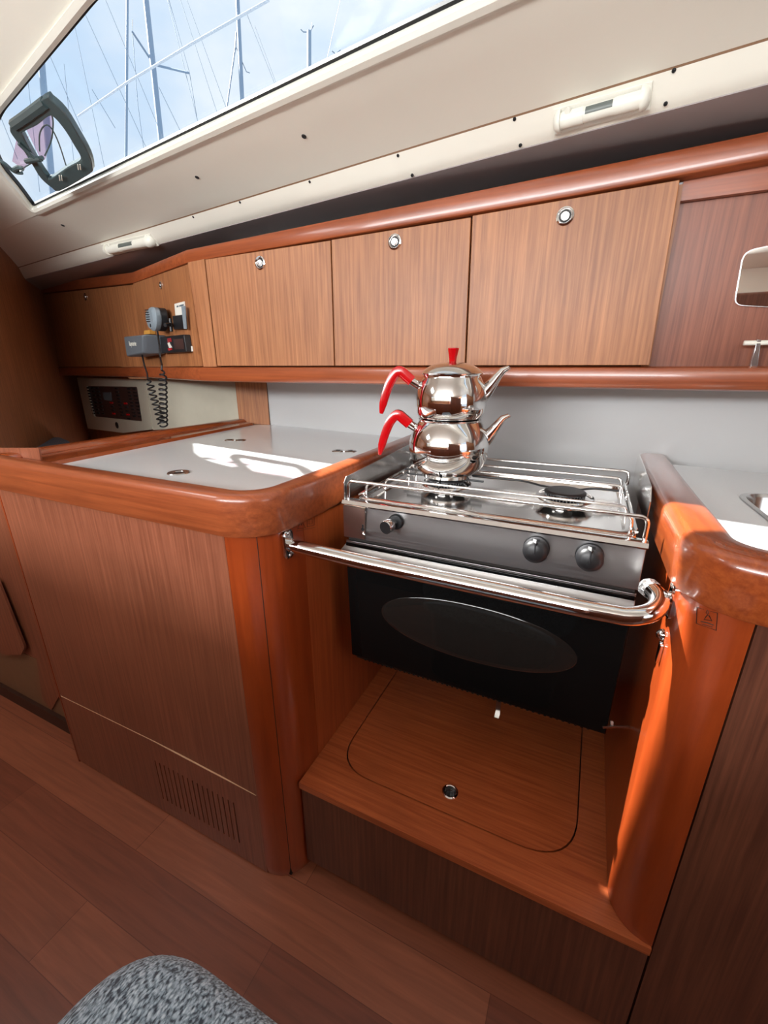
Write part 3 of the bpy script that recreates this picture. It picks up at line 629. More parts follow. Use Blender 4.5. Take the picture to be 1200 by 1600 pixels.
# below the door: serrated seal, tab, hinge screw
bm = B()
for i in range(44): x = X0+0.03+i*0.0103; box(bm, x, x+0.0045, YC+0.010, YC+0.016, 0.5140, 0.5165)
box(bm, X0+0.01, X1-0.01, YC+0.012, YC+0.03, 0.514, 0.521); mesh('door_seal', bm, OVENB, ck)
c = aty((778, 1108), YC+0.012); bm = B(); box(bm, c.x-0.0045, c.x+0.0045, c.y, c.y+0.003, c.z-0.012, 0.518); box(bm, c.x-0.0045, c.x+0.0045, c.y-0.010, c.y+0.003, c.z-0.014, c.z-0.012); mesh('catch_tab', bm, STEEL, ck)
c = V((X1, 0.70, 0.537)); bm = B(); tube(bm, [c-V((0.008, 0.02, 0)), c+V((XW-X1-0.002, 0.0, 0))], 0.0022, 8); lathe(bm, [(0.0065, 0), (0.0065, 0.004), (0.002, 0.005)], c+V((0.004, -0.006, 0)), 6, (1, 0, 0)); mesh('gimbal_pin', bm, STEEL, ck, smooth=True)

# ================================================================== STACKED TEAPOTS
def pot(name, label, prof, z, hz, sp, hd_, lid=None):
    t = thing(name, label, 'teapot', (KC.x, KC.y, z))
    bm = B(); lathe(bm, prof, (KC.x, KC.y, z), 72); mesh('body', bm, CHROME, t, smooth=True)
    right = V((0.93, 0.30, 0)).normalized(); left = V((-0.95, -0.31, 0)).normalized(); side = V((0.31, -0.95, 0))
    # spout: flattened tube flaring at the base, cut lip
    secs = []
    for (d, h, a, b) in sp:
        c = V((KC.x, KC.y, z+h))+right*d; tn = V((0, 0, 1))*0.75+right*0.66; tn.normalize(); nrm = side.cross(tn).normalized()
        secs.append([c+side*b*math.cos(2*PI*k/24)+nrm*a*math.sin(2*PI*k/24) for k in range(24)])
    bm = B(); loft(bm, secs); mesh('spout', bm, CHROME, t, smooth=True)
    # ferrule
    r0, h0 = hd_
    up_ = V((0, 0, 1)); a0 = V((KC.x, KC.y, z+h0))
    ax = (left*0.86+up_*0.50).normalized()
    pts = [a0+left*(r0-0.006), a0+left*(r0-0.006)+ax*0.027]
    bm = B(); tube(bm, pts, 0.0085, 16); mesh('ferrule', bm, CHROME, t, smooth=True)
    p1 = pts[1]
    # handle: red, rises then sweeps down as a blade
    hp = smoothloop([p1-ax*0.001, p1+left*0.010+up_*0.0085, p1+left*0.021+up_*0.017, p1+left*0.030+up_*0.0165, p1+left*0.041+up_*0.002, p1+left*0.051-up_*0.022, p1+left*0.058-up_*0.046, p1+left*0.062-up_*0.066], 6, False)
    wd = [0.0105]*3+[0.0115]*6+[0.0125]*30; n = len(hp); secs = []
    for i, p in enumerate(hp):
        tn = (hp[min(i+1, n-1)]-hp[max(i-1, 0)]).normalized(); nr = tn.cross(side).normalized()
        f_ = i/(n-1); w_ = 0.011; h_ = 0.0105 if f_ < .35 else (0.0105-0.0025*(f_-.35)/.5 if f_ < .85 else 0.008-0.0045*(f_-.85)/.15)
        secs.append([p+side*w_*c_+nr*h_*s_ for c_, s_ in ((1, .3), (.75, 1), (-.75, 1), (-1, .3), (-.9, -.6), (-.5, -1), (.5, -1), (.9, -.6))])
    bm = B(); loft(bm, secs); h = mesh('handle', bm, RED, t, bevel=0.0015); h['label'] = 'glossy red curved handle'
    if lid:
        bm = B(); lathe(bm, lid, (KC.x, KC.y, z), 64); ld_ = mesh('lid', bm, plain('satin_lid_steel', (0.72, 0.71, 0.69, 1), 0.16, metal=1, noise=0.02), t, smooth=True)
        zt = lid[-1][1]
        bm = B(); lathe(bm, [(0.0065, -0.002), (0.0075, 0.001), (0.0078, 0.006), (0.0115, 0.024), (0.0105, 0.0255), (0, 0.0245)], (KC.x, KC.y, z+zt), 8); mesh('lid_knob', bm, RED, ld_)['label'] = 'small red faceted knob'
    return t
SP = lambda r, h: [(r-0.012, h, 0.017, 0.014), (r, h+0.012, 0.0155, 0.0125), (r+0.012, h+0.027, 0.0115, 0.0105), (r+0.022, h+0.042, 0.0085, 0.009), (r+0.031, h+0.054, 0.007, 0.008), (r+0.043, h+0.060, 0.0045, 0.007)]
pot('teapot', 'lower larger chrome teapot with red handle standing on the hob', [(0, 0.0), (0.052, 0.0), (0.055, 0.002), (0.0555, 0.008), (0.064, 0.013), (0.074, 0.025), (0.081, 0.041), (0.0838, 0.058), (0.0830, 0.074), (0.079, 0.090), (0.0725, 0.104), (0.066, 0.1135), (0.0635, 0.117), (0.0645, 0.119), (0.0645, 0.121), (0.060, 0.1225), (0, 0.1225)], 0.8970, 0, SP(0.077, 0.070), (0.067, 0.096))
pot('teapot', 'upper smaller chrome teapot with red lid knob, stacked on the lower one', [(0, 0.0), (0.061, 0.0), (0.0655, 0.003), (0.0700, 0.012), (0.0722, 0.026), (0.0715, 0.042), (0.0685, 0.057), (0.064, 0.070), (0.0592, 0.079), (0.0582, 0.083), (0.0592, 0.0865), (0.056, 0.087), (0, 0.087)], 1.0200, 0, SP(0.068, 0.040), (0.064, 0.060),
    lid=[(0, 0.085), (0.0605, 0.0865), (0.0612, 0.0885), (0.0585, 0.092), (0.052, 0.098), (0.040, 0.1045), (0.024, 0.1085), (0.010, 0.110), (0, 0.1105)])
bpy.data.objects['teapot'].name = 'teapot'

# ================================================================== WALL CABINETS
YCAB = 1.02
wc = thing('wall_cabinet', 'long wooden wall cabinet with three push-lock doors above the cooker', 'cabinet', (-0.45, 1.1, 1.1))
def plate_door(poly, parent, lockq, y=YCAB):
    bm = B(); slab(bm, poly, (0, 0.018, 0)); d = mesh('door', bm, WV, parent, bevel=0.0012)
    lock(lockq, (0, y, 0), (0, 1, 0), d); return d
def lock(q, p, n, parent, r=0.0165):
    c = at(q, p, n); nn = -V(n).normalized(); bm = B()
    lathe(bm, [(r, -0.001), (r*0.98, 0.0025), (r*0.8, 0.0035), (r*0.66, 0.002), (r*0.62, 0.0005)], c, 36, nn); k = mesh('push_lock', bm, CHROME, parent, smooth=True)
    bm = B(); lathe(bm, [(0, 0.006), (r*0.38, 0.0058), (r*0.48, 0.004), (r*0.5, 0.0005), (0, 0.0005)], c, 30, nn); mesh('lock_button', bm, STEEL, k, smooth=True)
    bm = B(); lathe(bm, [(0, 0.0012), (r*0.62, 0.0012), (r*0.64, 0.0), (0, 0.0)], c, 30, nn); mesh('lock_well', bm, RUBBER, k)
plate_door([(-1.0335, YCAB, 1.1235), (-0.6245, YCAB, 1.1235), (-0.6225, YCAB, 1.4095), (-1.0335, YCAB, 1.4055)], wc, (407, 411))
plate_door([(-0.6215, YCAB, 1.1235), (-0.2745, YCAB, 1.1235), (-0.2795, YCAB, 1.4160), (-0.6195, YCAB, 1.4105)], wc, (617, 378))
plate_door([(-0.2705, YCAB-0.003, 1.1235), (0.0925, YCAB-0.003, 1.1235), (0.0860, YCAB-0.003, 1.4265), (-0.2755, YCAB-0.003, 1.4175)], wc, (883, 338), YCAB-0.003)
bm = B(); slab(bm, [(-1.0905, YCAB, 1.121), (-1.0365, YCAB, 1.121), (-1.0365, YCAB, 1.407), (-1.1040, YCAB+.003, 1.405)], (0, 0.018, 0)); mesh('stile', bm, WV, wc)
bm = B(); box(bm, -1.09, 0.088, YCAB+0.020, YCAB+0.028, 1.10, 1.43); mesh('inner_lining', bm, DARKGAP, wc)
bm = B(); box(bm, 0.080, 0.0945, YCAB+0.017, 1.155, 1.121, 1.425); mesh('end_panel', bm, WV, wc)
# open recess right of the doors
bm = B(); box(bm, 0.0945, 1.2, 1.060, 1.075, 1.121, 1.404); bp_ = mesh('back_panel', bm, wood('veneer_recess', srgb(112, 60, 42), srgb(146, 86, 62), (150, 150, 4), rough=0.42, coat=0.12, coatr=0.25), wc)
bm = B(); box(bm, 0.0945, 1.2, 1.045, 1.058, 1.402, 1.47); mesh('upper_board', bm, TX, wc)
# cornice following the run, bent at the radio door
ST = [(-2.95, 1.545, 1.498, 1.545), (-2.66, 1.485, 1.482, 1.527), (-1.684, 1.283, 1.431, 1.470), (-1.104, 1.027, 1.404, 1.438), (-0.48, 1.02, 1.416, 1.455), (-0.085, 1.02, 1.425, 1.467), (0.20, 1.02, 1.436, 1.476), (1.2, 1.02, 1.455, 1.50)]
def rail3(st, out, back, rnd=0.006):
    bm = B(); secs = []; n = len(st)
    for i, (x, y, z0, z1) in enumerate(st):
        a = V(st[max(i-1, 0)][:2]); b = V(st[min(i+1, n-1)][:2]); c = V((x, y)); d1 = (c-a).normalized() if i else (b-c).normalized(); d2 = (b-c).normalized() if i < n-1 else d1
        m = (V((d1.y, -d1.x))+V((d2.y, -d2.x))).normalized(); s = 1/m.dot(V((d1.y, -d1.x)))
        P = lambda o, z: (x+m.x*o*s, y+m.y*o*s, z)
        secs.append([P(out-rnd, z0), P(out-rnd*.3, z0+rnd*.3), P(out, z0+rnd), P(out, z1-rnd), P(out-rnd*.3, z1-rnd*.3), P(out-rnd, z1), P(-back, z1), P(-back, z0)])
    return loft(bm, secs)
mesh('cornice', rail3(ST, 0.004, 0.03), TX, wc, smooth=True)['label'] = 'reddish varnished top rail'
SB = [(-2.95, 1.545, 1.078, 1.121), (-2.683, 1.486, 1.078, 1.121), (-1.735, 1.294, 1.078, 1.121), (-1.092, 1.020, 1.078, 1.121), (1.2, 1.020, 1.0775, 1.1215)]
mesh('shelf_rail', rail3(SB, 0.006, 0.03, 0.010), TX, wc, smooth=True)['label'] = 'orange varnished rail along the foot of the doors'
bm = B(); loft(bm, [[(x, y+0.02, 1.084), (x, y+0.02, 1.096), (x+0.02, yb, 1.096), (x+0.02, yb, 1.084)] for x, y, yb in ((-2.9, 1.54, 1.72), (-1.735, 1.294, 1.48), (-1.092, 1.02, 1.352), (1.2, 1.02, 1.03))]); mesh('shelf_board', bm, WV, wc)
# angled radio door
nB = V((0.27, 0.63, 0)).normalized(); pB = V((-1.09, 1.02, 0))
def atB(q, o=0.0): return at(q, pB-nB*o, nB)
eB = V((0.63, -0.27, 0)).normalized()
rl = thing('radio_locker', 'narrow angled wooden locker carrying the radio handset', 'cabinet', (-1.4, 1.2, 1.1))
Q1t, Q1b = V((-1.676, 1.272, 1.428)), V((-1.736, 1.297, 1.1225))
bm = B(); slab(bm, [Q1b+nB*0, V((-1.102, 1.0255, 1.1225)), V((-1.109, 1.0285, 1.402)), Q1t], nB*0.018); dB = mesh('door', bm, WV, rl)
lock((252, 446), pB, nB, dB, 0.012)
nC = V((0.21, 1.03, 0)).normalized(); pC = V((-1.735, 1.295, 0))
fl = thing('forward_locker', 'far left wooden wall locker beyond the radio', 'cabinet', (-2.2, 1.4, 1.1))
bm = B(); slab(bm, [V((-2.85, 1.523, 1.1225)), V((-1.740, 1.2965, 1.1225)), V((-1.690, 1.2865, 1.428)), V((-2.85, 1.523, 1.489))], nC*0.018); dC = mesh('door', bm, WV, fl)
lock((134, 464), pC, nC, dC, 0.016)

# mirror and towel holder in the recess
mq = [(1163, 400), (1182, 388), (1200, 384), (1260, 372), (1300, 470), (1260, 484), (1200, 481), (1156, 476), (1147, 468), (1152, 448)]
mo = fillet([aty(q, 1.056) for q in [(1161, 392), (1300, 364), (1300, 486), (1146, 477)]], [0.018, 0.02, 0.02, 0.014], 6)
mi = thing('mirror', 'rounded mirror on the dark back panel of the open recess', 'mirror', tuple(mo[0]))
bm = B(); slab(bm, mo, (0, 0.004, 0)); mesh('frame', bm, STEEL, mi)
cm = sum(mo, V((0, 0, 0)))/len(mo); bm = B(); slab(bm, [cm+(p-cm)*0.975+V((0, -0.0008, 0)) for p in mo], (0, 0.001, 0)); mesh('glass', bm, MIRROR, mi)
th = thing('towel_holder', 'small white metal holder standing on the shelf rail below the mirror', 'holder', (0.25, 1.035, 1.121))
a = aty((1162, 536), 1.035); b_ = aty((1215, 535), 1.035); bm = B(); tube(bm, [a, b_+V((0.1, 0, 0))], 0.0042, 12); mesh('crossbar', bm, WHITE, th, smooth=True)
bm = B(); f = lambda q: aty(q, 1.031); slab(bm, [f((1172, 573)), f((1184, 573)), f((1190, 531)), f((1183, 530))], (0, 0.008, 0)); mesh('leg', bm, STEEL, th, bevel=0.001)

# ================================================================== RADIO GEAR ON THE ANGLED DOOR
def bslab(bm, qs, o0, o1, r=0.0, n=4):
    P = [atB(q, o0) for q in qs]
    if r: P = fillet(P, r, n)
    return slab(bm, P, -nB*(o1-o0))
# grey extension speaker box with its maker's name
sp = thing('speaker_box', 'grey plastic box with white lettering on the angled door, below the handset', 'speaker', tuple(atB((240, 540))))
c0 = [atB(q, 0.002) for q in ((226, 527), (259, 524), (259, 553), (230, 558))]
# body: deep box toward the room
fr = [p-nB*0.075 for p in c0]; frs = [fr[0].lerp(fr[2], .03), fr[1].lerp(fr[3], .03), fr[2].lerp(fr[0], .03), fr[3].lerp(fr[1], .03)]
bm = B(); loft(bm, [c0, [p-nB*0.06 for p in c0], frs]); mesh('housing', bm, GREYP, sp, bevel=0.004)
ex = (frs[1]-frs[0]).normalized(); ez = (frs[0]-frs[3]).normalized()
def text(s, size, org, ex, ez, mat, parent, name, ext=0.0003):
    cu = bpy.data.curves.new('t', 'FONT'); cu.body = s; cu.size = size; cu.extrude = ext; cu.align_x = 'CENTER'; cu.align_y = 'CENTER'
    to = bpy.data.objects.new('t', cu); COL.objects.link(to); dg = bpy.context.evaluated_depsgraph_get(); me = bpy.data.meshes.new_from_object(to.evaluated_get(dg))
    bpy.data.objects.remove(to); ex = ex.normalized(); ny = ex.cross(ez).normalized(); ez2 = ny.cross(ex)
    o_ = V(org)-wloc(parent)
    for v in me.vertices: c_ = v.co.copy(); v.co = o_+ex*c_.x+ez2*c_.y+ny*c_.z
    me.materials.clear(); me.materials.append(mat); me.name = name
    o = bpy.data.objects.new(name, me); COL.objects.link(o); o.parent = parent; return o
ctr = sum(frs, V((0, 0, 0)))/4
text('Raymarine', 0.024, ctr-nB*0.0012+ez*0.006, ex, ez, WHITE, sp, 'lettering')
# handset on its hook
hs = thing('radio_handset', 'grey and black radio handset hooked on the angled door above the grey box', 'handset', tuple(atB((243, 500))))
P = [atB(q, 0.045) for q in ((236, 482), (245, 482), (248, 503), (245, 517), (238, 513), (233, 495))]
P = smoothloop(P, 5)
bm = B(); cc = sum(P, V((0, 0, 0)))/len(P)
loft(bm, [[cc+(p-cc)*0.9+nB*0.012 for p in P], [cc+(p-cc)*1.0+nB*0.006 for p in P], [cc+(p-cc)*1.0-nB*0.006 for p in P], [cc+(p-cc)*0.8-nB*0.014 for p in P]]); mesh('front_shell', bm, GREYL, hs, smooth=True)
bm = B(); loft(bm, [[cc+(p-cc)*0.75+nB*0.036 for p in P], [cc+(p-cc)*0.98+nB*0.028 for p in P], [cc+(p-cc)*0.98+nB*0.010 for p in P]]); mesh('back_shell', bm, BLACK, hs, smooth=True)
bm = B()
for k in range(6):
    c = cc-nB*0.0125+V((0, 0, 0.026-k*0.007)); box(bm, c.x-0.014, c.x+0.010, c.y-0.004, c.y+0.002, c.z, c.z+0.0022)
disc(bm, cc-nB*0.012+V((0, 0, -0.02)), -nB, 0.006, 0.003, 16); mesh('grille', bm, BLACK, hs)
bm = B(); slab(bm, [atB(q, 0.002) for q in ((234, 517), (243, 516), (243, 522), (234, 523))], -nB*0.02); tag(mesh('hook_tag', bm, BRASS), 'small ochre tag peeking out under the handset', 'tag')
# phone bracket
bm = B(); tube(bm, [atB((266, 507), 0), atB((264, 507), 0.03), atB((258, 508), 0.045)], 0.006, 10); lathe(bm, [(0.010, -0.004), (0.014, 0), (0.010, 0.004)], atB((266, 507), 0.015), 8, -nB); tube(bm, [atB((266, 498), 0.015), atB((268, 518), 0.018)], 0.005, 8)
tag(mesh('swivel_bracket', bm, BLACK, smooth=True), 'black plastic swivel bracket between handset and card pocket', 'bracket')
cp_ = thing('card_pocket', 'black pocket holding a white card on the angled door', 'pocket', tuple(atB((284, 500))))
bm = B(); bslab(bm, ((274, 475), (289, 471), (291, 497), (276, 499)), 0.001, 0.004); cd = mesh('card', bm, CARD, cp_)
bm = B(); 
for q0, q1 in (((276, 478), (279, 477)), ((280, 477), (287, 475))): bslab(bm, (q0, q1, (q1[0]+.3, q1[1]+2.5), (q0[0]+.3, q0[1]+2.5)), 0.0042, 0.0046)
mesh('print', bm, LCD, cd)
bm = B(); bslab(bm, ((275, 494), (291, 492), (293, 514), (277, 515)), 0.001, 0.012); mesh('pocket', bm, BLACK, cp_, bevel=0.001)
bm = B(); bslab(bm, ((285, 479), (290, 478), (292, 514), (289, 514)), 0.0125, 0.016); mesh('pen', bm, GREYL, cp_)
mt = thing('meter', 'black digital meter with red buttons on the angled door', 'meter', tuple(atB((279, 538))))
bm = B(); bslab(bm, ((259, 527), (297, 523), (301, 550), (261, 552)), 0.001, 0.02, 0.003); mb = mesh('case', bm, BLACK, mt, bevel=0.001)
bm = B(); bslab(bm, ((271, 530), (286, 529), (288, 545), (273, 546)), 0.0202, 0.0210); mesh('screen', bm, BROWNP, mb)
bm = B(); bslab(bm, ((262, 529), (267, 528), (268, 534), (263, 535)), 0.0202, 0.022); mesh('button', bm, RED, mb)
bm = B(); bslab(bm, ((263, 544), (268, 544), (269, 547), (264, 548)), 0.0202, 0.022); mesh('button', bm, RED, mb)
bm = B(); bslab(bm, ((262, 536), (265, 535), (269, 543), (265, 544)), 0.0202, 0.0215); mesh('print', bm, CARD, mb)
bm = B(); bslab(bm, ((299, 541), (301, 541), (302, 549), (300, 549)), 0.0202, 0.0215); mesh('print', bm, CARD, mb)
# coiled cords
def coil(a, b, r, turns, th, name, label, lead):
    a, b = V(a), V(b); ax = (b-a).normalized(); u = ax.orthogonal().normalized(); s = ax.cross(u); pts = list(map(V, lead))
    n = turns*12
    for i in range(n+1):
        f_ = i/n; an = 2*PI*turns*f_; rr = r*min(1, f_*6+.2); pts.append(a.lerp(b, f_)+(u*math.cos(an)+s*math.sin(an))*rr)
    bm = B(); tube(bm, pts, th, 6); return tag(mesh(name, bm, BLACK, smooth=True), label, 'cord')
yA = 0.03
coil(atB((232, 592), 0.075), atB((252, 662), 0.06), 0.011, 9, 0.0028, 'coiled_cord', 'black coiled cord hanging from the grey box, left of the two', [atB((222, 555), 0.06), atB((226, 572), 0.068), atB((230, 584), 0.07)])
coil(atB((254, 578), 0.06), atB((256, 666), 0.06), 0.012, 12, 0.0030, 'coiled_cord', 'black coiled cord hanging from the handset, right of the two', [atB((246, 518), 0.05), atB((249, 540), 0.085), atB((250, 556), 0.085), atB((253, 570), 0.06)])

# ================================================================== IVORY NAV PANELS BELOW THE SHELF
nE = nC; pE = V((-1.95, 1.455, 0))
def atE(q, o=0.0): return at(q, pE-nE*o, nE)
ep = thing('switch_panel', 'ivory framed electrical switch panel with brown face left of the coiled cords', 'electrical panel', tuple(atE((170, 660))))
out = [atE(q) for q in ((120, 590), (227.3, 592.5), (237.7, 671), (193, 676.5), (137, 669.5))]
opn = fillet([atE(q) for q in ((135, 603), (214, 604.5), (222, 658.5), (147, 651))], 0.008, 3)
bm = B(); holed(bm, out, [opn], nE*0.012); mesh('frame', bm, IVORY, ep)
bm = B(); slab(bm, [atE(q, -0.008) for q in ((130, 600), (219, 600), (227, 662), (140, 656))], nE*0.004); fa = mesh('panel_face', bm, BROWNP, ep)
bm = B(); slab(bm, [atE(q, -0.007) for q in ((161, 613), (173.5, 613), (175, 626), (163, 625))], -nE*0.002); mesh('display', bm, LCD, fa)
qx = lambda a, b: (135+a*79+b*11, 603+b*49+a*b*5+a*1.5)
rnd = random.Random(3); nb = 0
for col, n_ in ((0.04, 10), (0.13, 8), (0.22, 8), (0.44, 4), (0.60, 9), (0.72, 5), (0.84, 9), (0.95, 9)):
    for k in range(n_):
        b0_ = 0.06+k*(0.9/n_) if n_ > 5 else 0.5+k*0.11
        q = qx(col, b0_); c = atE(q, -0.007); bm = B(); w_ = 0.010; slab(bm, [c-V((w_, 0, 0.0045)), c+V((w_, 0, -0.0045)), c+V((w_, 0, 0.0045)), c-V((w_, 0, -0.0045))], -nE*0.006); mesh('switch', bm, BLACK if k % 3 or n_ > 6 else RED, fa)
bm = B(); lathe(bm, [(0, 0.006), (0.010, 0.006), (0.017, 0.003), (0.018, 0)], atE((183, 664.5)), 24, -nE); mesh('turn_lock', bm, BLACK, ep, smooth=True)
nW = V((0.07, 0.5, 0)).normalized(); pW = V((-1.28, 1.365, 0))
f = lambda q: at(q, pW, nW)
bm = B(); slab(bm, [f((228.8, 590)), f((374, 590)), f((380, 660)), f((239.5, 672))], nW*0.012); tag(mesh('locker_front', bm, IVORY), 'plain ivory panel below the shelf, right of the coiled cords', 'panel')
bm = B(); slab(bm, [(-3.0, 1.76, 0.5), (-1.2, 1.40, 0.5), (-1.2, 1.40, 1.5), (-3.0, 1.76, 1.5)], (0.0, 0.02, 0)); mesh('wall_nav', bm, WV, kind='structure')

# nav seat cushion behind the worktop and the low panels at far left
c = [atz(q, 0.80) for q in ((-60, 700), (0, 696), (80, 685), (112, 688), (104, 700), (0, 716), (-60, 724))]
cu = fillet([(-3.1, 1.20, 0), (-2.05, 1.16, 0), (-2.05, 1.02, 0), (-3.1, 0.92, 0)], 0.05, 5)
cu = [p for p in fillet([at((-80, 700), (0, 0, .80), (0, 0, 1)), at((92, 682), (0, 0, .80), (0, 0, 1)), at((112, 690), (0, 0, .80), (0, 0, 1)), at((100, 702), (0, 0, .80), (0, 0, 1)), at((-80, 728), (0, 0, .80), (0, 0, 1))], 0.04, 5)]
bm = B(); loft(bm, [up(scl(cu, .98, 0), 0.66), up(cu, 0.68), up(cu, 0.785), up(scl(cu, .97, 0), 0.80)]); tag(mesh('seat_cushion', bm, BLUEF, smooth=True), 'slate blue fabric cushion beyond the left worktop rim', 'cushion')
bm = B(); slab(bm, [(-1.86, 0.56, 0.80), (-1.26, 0.56, 0.80), (-1.26, 0.64, 0.80), (-1.86, 0.64, 0.80)], (0, 0, 0.03))
sb = thing('settee_base', 'low brown wooden seat base left of the vented cabinet', 'seat base', (-1.5, 0.6, 0))
mesh('seat_board', bm, WL, sb)
bm = B(); slab(bm, [(-1.95, 0.545, 0.0), (-1.26, 0.545, 0.0), (-1.26, 0.545, 0.048), (-1.95, 0.545, 0.048)], (0, 0.02, 0)); mesh('toe_board', bm, plain('dark_brown_toe_board', srgb(60, 34, 24), 0.5, noise=0.1), sb)
bm = B(); slab(bm, [(-1.95, 0.555, 0.049), (-1.26, 0.555, 0.049), (-1.26, 0.555, 0.25), (-1.95, 0.555, 0.25)], (0, 0.02, 0)); mesh('lower_panel', bm, BEIGE, sb)
bm = B(); box(bm, -1.95, -1.26, 0.556, 0.576, 0.251, 0.799); mesh('upper_panel', bm, WL, sb)
bm = B(); slab(bm, fillet([aty(q, 0.550) for q in ((44, 940), (-10, 760), (-10, 700), (60, 700), (118, 1040), (80, 1110), (66, 1092))], [0.01, 0, 0, 0, 0, 0.005, .01], 4), (0, 0.004, 0)); mesh('side_board', bm, WL, sb)
p = [aty(q, 0.548) for q in ((-60, 900), (0, 905), (42, 1010), (36, 1022), (12, 1022), (-8, 1012), (-60, 985))]
bm = B(); slab(bm, fillet(p, 0.012, 5), (0, -0.006, 0)); mesh('door', bm, WL, sb)['label'] = 'dark red door with rounded foot'

# ================================================================== CEILING LAMPS
def lamp(q0, q1, wq, label, mdl_dark=0.5):
    pp, pn = cprof((0.948, 1.512), (0.921, 1.5415)); a, b = at(q0, pp, pn), at(q1, pp, pn); n = -pn
    ax = (b-a).normalized(); sd = n.cross(ax).normalized(); Ln = (b-a).length; R = wq
    t = thing('ceiling_lamp', label, 'lamp', tuple((a+b)/2), 'strip lamps under the coachroof')
    bm = B(); box2 = lambda s0, s1, w0, w1, h0, h1: slab(bm, [a+ax*s0+sd*w0+n*h0, a+ax*s1+sd*w0+n*h0, a+ax*s1+sd*w1+n*h0, a+ax*s0+sd*w1+n*h0], n*(h1-h0))
    box2(0.0, Ln, -R, R, -0.001, 0.004); mesh('base_plate', bm, WHITE, t)
    def seg(s0, s1, r, h, name, mat):
        bm = B(); secs = []
        for s in (s0, s1): secs.append([a+ax*s+sd*r*math.cos(PI*k/12)+n*(h+r*math.sin(PI*k/12)) for k in range(13)])
        loft(bm, secs); return mesh(name, bm, mat, t, smooth=True)
    seg(Ln*0.09, Ln*0.34, R*0.72, 0.006, 'sleeve', WHITE)
    seg(Ln*0.66, Ln*0.91, R*0.72, 0.006, 'sleeve', WHITE)
    body = seg(Ln*0.34, Ln*0.66, R*0.66, 0.006, 'sleeve', WHITE)
    bm = B(); r = R*0.67; loft(bm, [[a+ax*s+sd*r*math.cos(th_)+n*(0.006+r*math.sin(th_)) for th_ in [PI*(0.06+0.32*k/6) for k in range(7)]]+[a+ax*s+sd*r*.9*math.cos(PI*.2)+n*(0.004+r*.9*math.sin(PI*.2))] for s in (Ln*0.36, Ln*0.64)]); mesh('lens', bm, plain('grey_lamp_lens', srgb(96, 102, 98), 0.2, noise=0.03), t)
    for s0, s1 in ((0.0, Ln*0.09), (Ln, Ln*0.91)):
        bm = B(); secs = []
        for i in range(7):
            f_ = i/6; s = s0+(s1-s0)*f_; r = R*(0.25+0.75*math.sqrt(1-(1-f_)**2)); secs.append([a+ax*s+sd*r*math.cos(PI*k/12)+n*(0.003+r*1.15*math.sin(PI*k/12)) for k in range(13)])
        loft(bm, secs); mesh('end_cap', bm, WHITE, t, smooth=True)
    bm = B(); c = a+ax*Ln*0.17+sd*R*0.75+n*0.008; lathe(bm, [(0, .005), (.004, .005), (.005, 0)], c, 12, n); mesh('switch', bm, WHITE, t, smooth=True)
    return t
lamp((866, 190), (1018, 148), 0.017, 'white strip lamp on the liner above the third door from left')
lamp((166, 390), (242, 374), 0.019, 'white strip lamp at the far left of the liner above the radio')

# ================================================================== OPENING PORTLIGHT HANGING AT THE WINDOW
pt = thing('portlight', 'dark framed opening portlight with pinkish pane at the left end of the window', 'portlight', tuple(atw((90, 220), -0.03)))
o1 = -0.020
oq = [(72, 144), (84, 148), (105, 168), (127, 204), (143, 234), (148, 255), (142, 265), (97, 291), (84, 286), (67, 271), (55, 252), (38, 224), (22, 202), (19, 193), (24, 184)]
iq = [(80, 173), (90, 176), (106, 196), (119, 218), (129, 236), (126, 244), (108, 254), (82, 272), (76, 268), (65, 252), (50, 225), (41, 207), (39, 199), (62, 187)]
OUTL = smoothloop([atw(q, o1) for q in oq], 3); INL = smoothloop([atw(q, o1) for q in iq], 3)
bm = B(); holed(bm, OUTL, [INL], -wn*0.016); mesh('frame', bm, PORTF, pt, bevel=0.002)
bm = B(); slab(bm, [atw(q, o1-0.005) for q in ((40, 200), (62, 186), (80, 172), (83, 215), (70, 250), (64, 250))], wn*0.002); mesh('pane', bm, PINK, pt)['label'] = 'pinkish transparent pane'
bm = B(); slab(bm, [atw(q, o1-0.004) for q in ((26, 215), (44, 214), (46, 250), (38, 266), (19, 252))], wn*0.002); mesh('pane', bm, PINK, pt)
def rod(qs, r, name, mat=PORTF, off=-0.04): 
    bm = B(); tube(bm, smoothloop([atw(q, off) for q in qs], 5, False), r, 8); return mesh(name, bm, mat, pt, smooth=True)
rod([(29, 224), (44, 238), (60, 250), (66, 246)], 0.0045, 'latch_arm'); rod([(41, 252), (50, 250), (64, 248)], 0.006, 'latch_arm')
rod([(-6, 248), (8, 256), (22, 268), (34, 270)], 0.0045, 'stay_arm'); rod([(22, 266), (30, 262), (36, 264)], 0.006, 'stay_arm'); rod([(34, 264), (44, 258), (54, 252)], 0.0015, 'stay_arm')
rod([(78, 172), (83, 190), (80, 220), (70, 243)], 0.0016, 'wire_handle', PORTF, -0.03); rod([(62, 236), (62, 210), (70, 196), (80, 200), (92, 224), (103, 258)], 0.0016, 'wire_handle', PORTF, -0.03)
rod([(22, 196), (45, 180), (72, 160)], 0.011, 'hinge', PORTF, -0.03)
for q in ((123, 262), (94, 279)): 
    for d in (-1.5, 2): rod([(q[0]+d, q[1]-5), (q[0]+d+1, q[1]+3)], 0.0012, 'hinge_pin', WHITE, -0.042)

